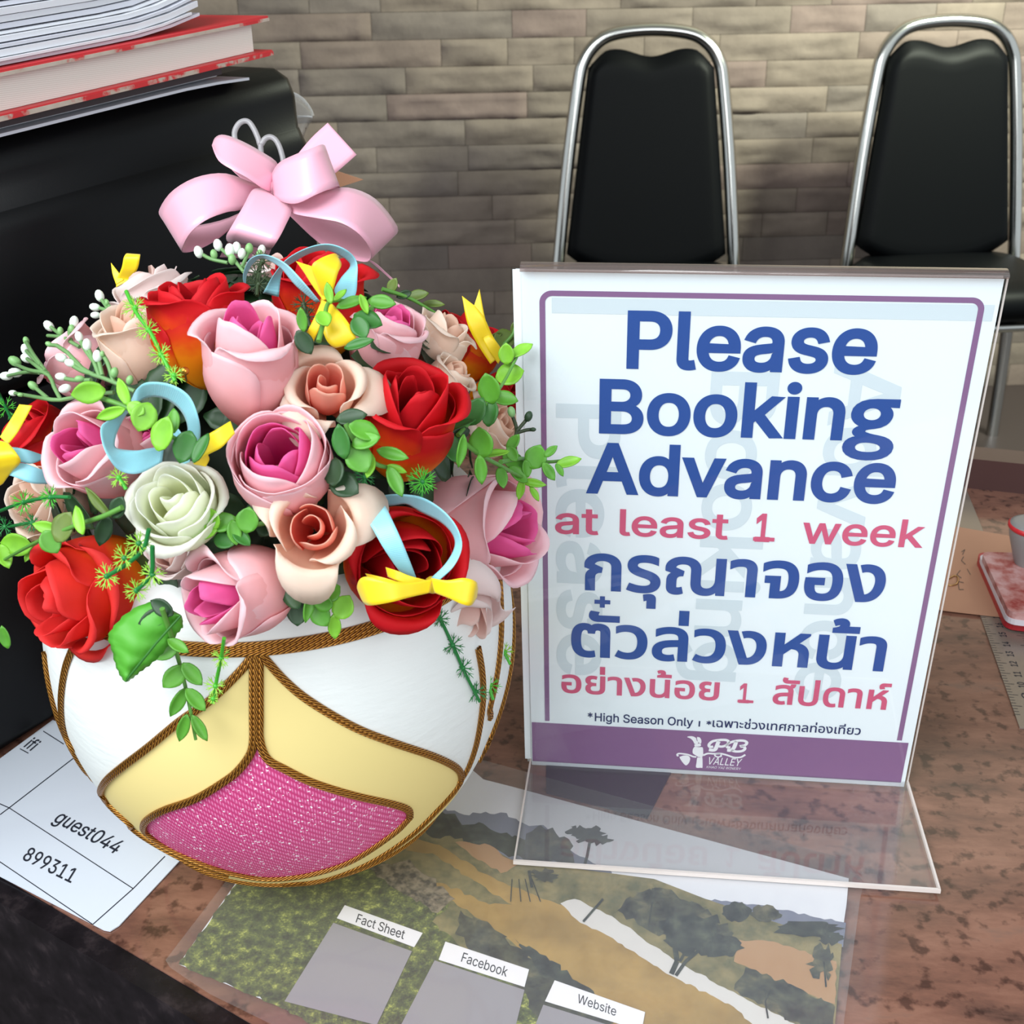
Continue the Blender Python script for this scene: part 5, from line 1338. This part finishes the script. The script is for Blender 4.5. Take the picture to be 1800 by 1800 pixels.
berries('white berry sprig below the satin bow at the top of the bouquet', [[(430, 480), (415, 462), (383, 432)], [(400, 462), (370, 455), (349, 443)], [(425, 470), (434, 450), (438, 440)], [(418, 465), (408, 450), (404, 442)], [(430, 472), (448, 455), (455, 445)]],
        [(349, 443, 10, 0, -.3, 1), (383, 431, 10, 0, -.2, 1), (438, 437, 9, 1, .1, 1), (404, 440, 11, 0, 0, 1), (416, 436, 10, 0, 0, 1), (376, 447, 8, 1, -.2, 1), (408, 456, 9, 1, 0, 1), (456, 446, 7, 1, .2, 1), (425, 446, 9, 0, .2, 1), (460, 440, 9, 0, .2, 1)], .05)
berries('dark bud twig beside the notice\'s purple border', [[(895, 790), (908, 758), (899, 726)], [(908, 758), (922, 742), (929, 733)], [(906, 762), (925, 756), (940, 755)]],
        [(899, 724, 9, 1, -.2, 1), (929, 732, 9, 2, .4, 1), (937, 755, 5, 2, 1, 0)], .0, mat('dark_twig', rgb(52, 66, 40), .5), None)
mb = MB(); c = W(325, 652, dome(325, 652, -.004)); mb.ball(c, .0016, 8); mb.tube([c, W(328, 670, dome(325, 652, .012))], .0004, 5)
tag(mb.build('pearl_pin', mat('gold_pin', rgb(206, 150, 60), .25, metal=.9)), 'tiny gold headed pin below the upright red orange rose', 'pin')

# ------------------------------------------------------------------ ribbons
def satin(name, c, rough=.32):
    m = mat(name, c, rough, spec=.55, Sheen_Weight=.2)
    N, L, b = nodes(m)
    uv = N.new('ShaderNodeUVMap'); wv = N.new('ShaderNodeTexWave'); wv.bands_direction = 'Y'; wv.inputs['Scale'].default_value = 22; wv.inputs['Distortion'].default_value = .4
    bp = N.new('ShaderNodeBump'); bp.inputs['Strength'].default_value = .12; bp.inputs['Distance'].default_value = .0003
    L.new(uv.outputs[0], wv.inputs['Vector']); L.new(wv.outputs['Fac'], bp.inputs['Height']); L.new(bp.outputs[0], b.inputs['Normal'])
    b.inputs['Anisotropic'].default_value = .4
    return m
m_bow = satin('pink_satin', rgb(234, 172, 192), .30); [n for n in m_bow.node_tree.nodes if n.type == 'BUMP'][0].inputs['Strength'].default_value = .02; m_blue_r = satin('sky_blue_ribbon', rgb(142, 206, 220), .40); m_yel = satin('yellow_ribbon', rgb(240, 206, 10), .42)
def strip(mb, A, B, D, n=36, cross=6, bulge=.0):
    """ribbon between two traced edges; points (x, y, depth offset in metres)"""
    def W3(q): 
        return np.array([q[0], q[1], q[2] if len(q) > 2 else 0.0])
    a = spline([W3(q) for q in A], n); b = spline([W3(q) for q in B], n); rows = []
    for i in range(n + 1):
        row = []
        for j in range(cross + 1):
            u = j / cross; p = a[i] * (1 - u) + b[i] * u
            row.append(W(p[0], p[1], D + p[2] - bulge * 4 * u * (1 - u)))
        rows.append(row)
    mb.grid(rows)
# --- big satin bow on a clear heart topped pick
DB = DCd + .022
bow = thing('bow', W(478, 340, DB), 'large pale pink satin bow on top of the bouquet', 'bow')
def bowpart(nm, segs, bulge=.0):
    mb = MB()
    for A, B in segs: strip(mb, A, B, DB, bulge=bulge)
    return mb.build(nm, m_bow, bow, solid=.0003)
bowpart('loop', [([(468, 330, 0), (440, 320, -.008), (395, 305, -.016), (345, 312, -.02), (303, 336, -.016), (281, 367, -.006), (283, 382, .004), (300, 396, .010), (350, 396, .012), (410, 380, .010), (470, 345, .004)],
                  [(474, 344, 0), (425, 368, -.018), (398, 373, -.026), (362, 387, -.032), (334, 410, -.030), (320, 438, -.020), (326, 444, -.008), (350, 438, -.004), (380, 422, -.002), (408, 400, -.002), (474, 352, .002)])])
bowpart('loop', [([(480, 325, -.004), (489, 290, -.004), (458, 266, -.008), (418, 245, -.010), (390, 237, -.008), (376, 246, .0), (380, 262, .010), (410, 275, .014), (450, 290, .010), (480, 318, .004)],
                  [(476, 338, -.010), (460, 330, -.018), (434, 312, -.024), (408, 298, -.026), (384, 282, -.022), (373, 256, -.014), (380, 268, -.002), (420, 310, -.002), (450, 328, -.004), (478, 338, -.004)])])
bowpart('loop', [([(474, 312, -.006), (490, 287, -.018), (516, 273, -.026), (545, 262, -.028), (566, 254, -.020), (572, 262, -.006), (560, 280, .004), (520, 300, .006), (482, 325, .002)],
                  [(480, 345, -.010), (500, 356, -.024), (524, 357, -.032), (556, 342, -.034), (590, 328, -.026), (597, 330, -.012), (585, 335, -.002), (540, 345, .000), (484, 340, .0)])])
bowpart('loop', [([(464, 332, -.010), (444, 334, -.020), (428, 362, -.030), (407, 398, -.034), (398, 414, -.028), (402, 424, -.016), (420, 400, -.008), (455, 350, -.004)],
                  [(484, 346, -.010), (512, 366, -.022), (502, 396, -.032), (487, 424, -.036), (476, 438, -.028), (470, 436, -.016), (478, 410, -.008), (482, 355, -.004)])])
bowpart('loop', [([(486, 338, -.004), (530, 345, -.014), (570, 336, -.020), (612, 330, -.018), (660, 350, -.008), (698, 398, .002), (690, 416, .010), (665, 412, .014), (600, 390, .012), (520, 360, .006)],
                  [(484, 352, -.010), (512, 374, -.022), (560, 384, -.032), (600, 392, -.036), (632, 412, -.034), (651, 440, -.024), (646, 460, -.012), (610, 452, -.006), (560, 426, -.004), (500, 370, .0)])])
bowpart('tail', [([(485, 318, .008), (520, 275, .012), (548, 242, .014), (576, 216, .016)], [(520, 345, .010), (556, 330, .012), (590, 304, .014), (627, 272, .016)])])
bowpart('tail', [([(600, 440, .012), (642, 455, .014), (672, 478, .016), (702, 506, .018)], [(610, 452, .012), (652, 458, .014), (680, 480, .016), (703, 502, .018)])])
bowpart('tail', [([(425, 395, .006), (408, 415, .008), (394, 436, .010), (386, 452, .012)], [(486, 400, .006), (482, 420, .008), (476, 440, .010), (470, 456, .012)])])
mb = MB(); mb.ball(W(478, 334, DB - .006), .0045, 8, (1, .8, 1.2)); mb.build('knot', m_bow, bow)
pick = thing('heart_pick', W(462, 250, DB + .02), 'clear plastic heart topped pick behind the pink bow', 'flower pick')
m_pick = clear_mat('clear_pick', (.88, .88, .88, 1), 1.5, haze=.38, rough=.08, hazecol=(.62, .6, .62, 1))
hp = [(426, 300), (417, 262), (412, 236), (418, 220), (428, 213), (438, 215), (447, 228), (454, 244), (458, 255), (466, 244), (476, 241), (486, 248), (494, 266), (498, 290), (492, 330)]
mb = MB(); mb.tube(spline([W(x, y, DB + .018) for x, y in hp], 60), .0014, 8); mb.build('heart', m_pick, pick)
mb = MB(); mb.tube([W(458, 255, DB + .018), W(462, 330, DB + .02), W(470, 470, DB + .03), W(474, 600, DB + .03)], .0014, 8); mb.build('stick', m_pick, pick)

def ribbon(name, label, cat, segs, D, m, group, knot=None, pn_='loop'):
    o = thing(name, W(segs[0][1][0][0], segs[0][1][0][1], D), label, cat, group)
    for nm, A, B in segs:
        mb = MB(); strip(mb, A, B, D, n=44); mb.build(nm, m, o, solid=.00028)
    if knot:
        mb = MB(); mb.ball(W(knot[0], knot[1], D - .004), knot[2] * D / F, 8, (1, .75, 1.1)); mb.build('knot', m, o)
    return o
GB = 'narrow sky blue ribbon loops'; GY = 'small yellow ribbon bows'
# upper pair
Du = dome(560, 500, .004)
ribbon('ribbon', 'sky blue ribbon loop at the top of the bouquet, below the satin bow', 'ribbon', [('loop',
   [(428, 505, .012), (428, 480, .004), (440, 455, -.006), (466, 448, -.012), (500, 462, -.018), (530, 492, -.022), (562, 530, -.018)],
   [(432, 506, .012), (434, 482, .006), (446, 462, -.002), (462, 454, -.006), (492, 470, -.012), (520, 502, -.016), (556, 532, -.014)]),
  ('loop', [(462, 515, .012), (482, 482, .004), (505, 455, -.006), (540, 436, -.014), (575, 429, -.018), (606, 438, -.018), (626, 458, -.014), (628, 490, -.014), (624, 520, -.018), (606, 530, -.02)],
   [(490, 522, .012), (496, 478, .008), (514, 462, .0), (545, 445, -.006), (572, 440, -.008), (598, 449, -.008), (616, 466, -.006), (600, 488, -.012), (588, 508, -.016), (590, 518, -.018)])], Du, m_blue_r, GB)
ribbon('ribbon_bow', 'yellow ribbon bow in the upper blue loop, tied above the small peach rose', 'bow', [
   ('loop', [(570, 530, -.02), (558, 500, -.026), (548, 470, -.03), (560, 456, -.03), (585, 446, -.026), (596, 450, -.022)], [(576, 530, -.02), (586, 508, -.026), (594, 480, -.028), (600, 466, -.026), (596, 455, -.024), (592, 452, -.022)]),
   ('tail', [(568, 528, -.022), (548, 500, -.022), (534, 478, -.02), (520, 459, -.016)], [(576, 526, -.022), (566, 500, -.024), (556, 480, -.024), (548, 468, -.022)]),
   ('tail', [(566, 528, -.022), (552, 560, -.024), (536, 590, -.022), (521, 620, -.016)], [(578, 532, -.024), (568, 562, -.026), (556, 590, -.024), (547, 611, -.018)]),
   ('loop', [(570, 532, -.022), (566, 570, -.028), (574, 598, -.03), (588, 611, -.028), (592, 606, -.024)], [(580, 530, -.022), (604, 556, -.028), (620, 580, -.03), (630, 602, -.028), (626, 596, -.024)])], Du, m_yel, GY, (572, 530, 9))
# left pair
Dl = dome(270, 760, -.010)
ribbon('ribbon', 'sky blue ribbon loop above the greenish white rose', 'ribbon', [('loop',
   [(230, 705, .004), (242, 682, -.006), (262, 672, -.010), (300, 676, -.012), (332, 696, -.012), (348, 732, -.010), (352, 765, -.004), (345, 795, .004)],
   [(240, 745, .006), (240, 712, .0), (262, 698, -.002), (292, 702, -.004), (318, 722, -.004), (330, 750, -.002), (326, 775, .002), (318, 800, .008)]),
  ('loop', [(228, 712, -.004), (196, 736, -.014), (178, 750, -.018), (180, 778, -.020), (192, 806, -.020), (212, 828, -.016), (245, 832, -.012), (285, 812, -.004)],
   [(226, 722, .004), (214, 742, -.004), (204, 765, -.010), (202, 785, -.012), (214, 790, -.012), (240, 792, -.010), (262, 788, -.006), (288, 785, .0)]),
  ('tail', [(300, 740, .006), (318, 760, .004), (332, 790, .004), (334, 812, .006)], [(292, 752, .008), (306, 772, .006), (316, 796, .006), (318, 818, .008)])], Dl, m_blue_r, GB)
ribbon('ribbon_bow', 'yellow ribbon tail left of the pink rose with a deep magenta hollow', 'bow', [('tail', [(340, 790, .0), (360, 768, -.004), (382, 754, -.006), (405, 740, -.004)], [(344, 812, .0), (368, 798, -.004), (390, 786, -.006), (413, 762, -.004)]), ('tail', [(352, 805, .004), (340, 815, .006), (352, 818, .008)], [(366, 800, .004), (368, 808, .006), (362, 820, .008)])], dome(370, 780, -.012), m_yel, GY)
# left edge pair
De = dome(40, 800, .0)
ribbon('ribbon', 'sky blue ribbon tails cut off at the left edge', 'ribbon', [('tail', [(-10, 790, -.006), (20, 786, -.010), (45, 790, -.010), (75, 800, -.004)], [(0, 815, -.006), (30, 812, -.010), (55, 815, -.010), (80, 806, -.004)]),
  ('tail', [(10, 818, -.012), (40, 814, -.014), (70, 824, -.012), (120, 838, -.002)], [(12, 834, -.012), (30, 840, -.014), (60, 850, -.012), (118, 850, -.002)])], De, m_blue_r, GB)
ribbon('ribbon_bow', 'yellow ribbon bow cut off at the left edge', 'bow', [('tail', [(0, 768, -.014), (14, 745, -.014), (26, 725, -.012), (34, 711, -.010)], [(14, 782, -.014), (30, 762, -.014), (44, 738, -.012), (57, 713, -.010)]),
  ('loop', [(14, 778, -.016), (28, 795, -.020), (36, 812, -.018), (20, 830, -.014), (5, 850, -.010)], [(-12, 772, -.016), (-16, 800, -.020), (-18, 820, -.018), (-14, 838, -.014), (-4, 856, -.010)])], De, m_yel, GY)
# lower right pair
Dr = dome(720, 950, -.018)
ribbon('ribbon', 'sky blue ribbon loop around the lower red rose', 'ribbon', [('loop',
   [(735, 1025, -.012), (722, 990, -.020), (706, 950, -.024), (690, 915, -.022), (676, 888, -.014), (660, 876, -.004), (640, 886, .006)],
   [(712, 1016, -.012), (692, 990, -.020), (672, 960, -.024), (652, 925, -.022), (636, 900, -.014), (622, 888, -.004), (626, 890, .006)]),
  ('loop', [(640, 884, .010), (670, 872, .002), (700, 869, -.004), (740, 874, -.010), (776, 895, -.014), (802, 925, -.016), (812, 960, -.016), (798, 995, -.018), (770, 1022, -.016)],
   [(660, 890, .010), (690, 888, .004), (715, 886, .0), (740, 900, -.002), (775, 918, -.006), (796, 940, -.010), (799, 962, -.012), (784, 990, -.016), (758, 1016, -.014)])], Dr, m_blue_r, GB)
ribbon('ribbon_bow', 'yellow ribbon bow tied across the lower red rose', 'bow', [
   ('loop', [(760, 1018, -.022), (720, 1024, -.028), (680, 1020, -.032), (640, 1014, -.030), (628, 1030, -.024), (634, 1050, -.018)], [(756, 1042, -.022), (720, 1050, -.028), (690, 1058, -.032), (655, 1064, -.030), (642, 1062, -.024), (636, 1054, -.018)]),
   ('loop', [(758, 1016, -.022), (785, 1020, -.026), (815, 1016, -.028), (836, 1022, -.026), (840, 1034, -.020)], [(764, 1042, -.022), (790, 1052, -.026), (812, 1062, -.028), (828, 1064, -.026), (838, 1050, -.020)]),
   ('tail', [(750, 1020, -.020), (720, 1012, -.022), (700, 1004, -.022), (678, 997, -.018)], [(748, 1034, -.020), (718, 1028, -.022), (696, 1020, -.022), (682, 1014, -.018)]),
   ('tail', [(742, 1028, -.018), (700, 1022, -.020), (670, 1014, -.020), (642, 1008, -.016)], [(742, 1036, -.018), (700, 1030, -.020), (668, 1022, -.020), (646, 1014, -.016)])], Dr, m_yel, GY, (760, 1028, 15))
# two more yellow tails at the rim of the bouquet
ribbon('ribbon_bow', 'short yellow ribbon loop above the half hidden white rose', 'bow', [('loop', [(204, 505, .0), (206, 490, .0), (214, 470, -.004), (218, 452, -.006), (224, 446, -.002), (228, 460, .004)], [(222, 495, .0), (232, 488, .0), (242, 472, -.004), (246, 452, -.006), (246, 448, -.002), (240, 462, .004)]),
  ('tail', [(204, 500, .0), (198, 482, .0), (195, 462, .002)], [(218, 492, .0), (208, 478, .0), (196, 463, .002)])], dome(220, 475, .055), m_yel, GY)
ribbon('ribbon_bow', 'upright yellow ribbon tail with forked end, left of the notice', 'bow', [('tail', [(862, 640, .0), (840, 606, .0), (822, 570, -.003), (812, 520, -.002)], [(886, 622, .0), (866, 590, .0), (852, 560, -.003), (835, 538, -.002)]),
  ('tail', [(850, 600, .0), (838, 568, -.002), (833, 538, -.002)], [(862, 588, .0), (852, 556, -.002), (843, 508, -.002)]),
  ('loop', [(876, 640, -.004), (858, 615, -.008), (850, 596, -.008), (856, 590, -.004)], [(886, 620, -.004), (872, 600, -.008), (860, 590, -.008), (858, 590, -.004)])], dome(860, 580, .03), m_yel, GY)
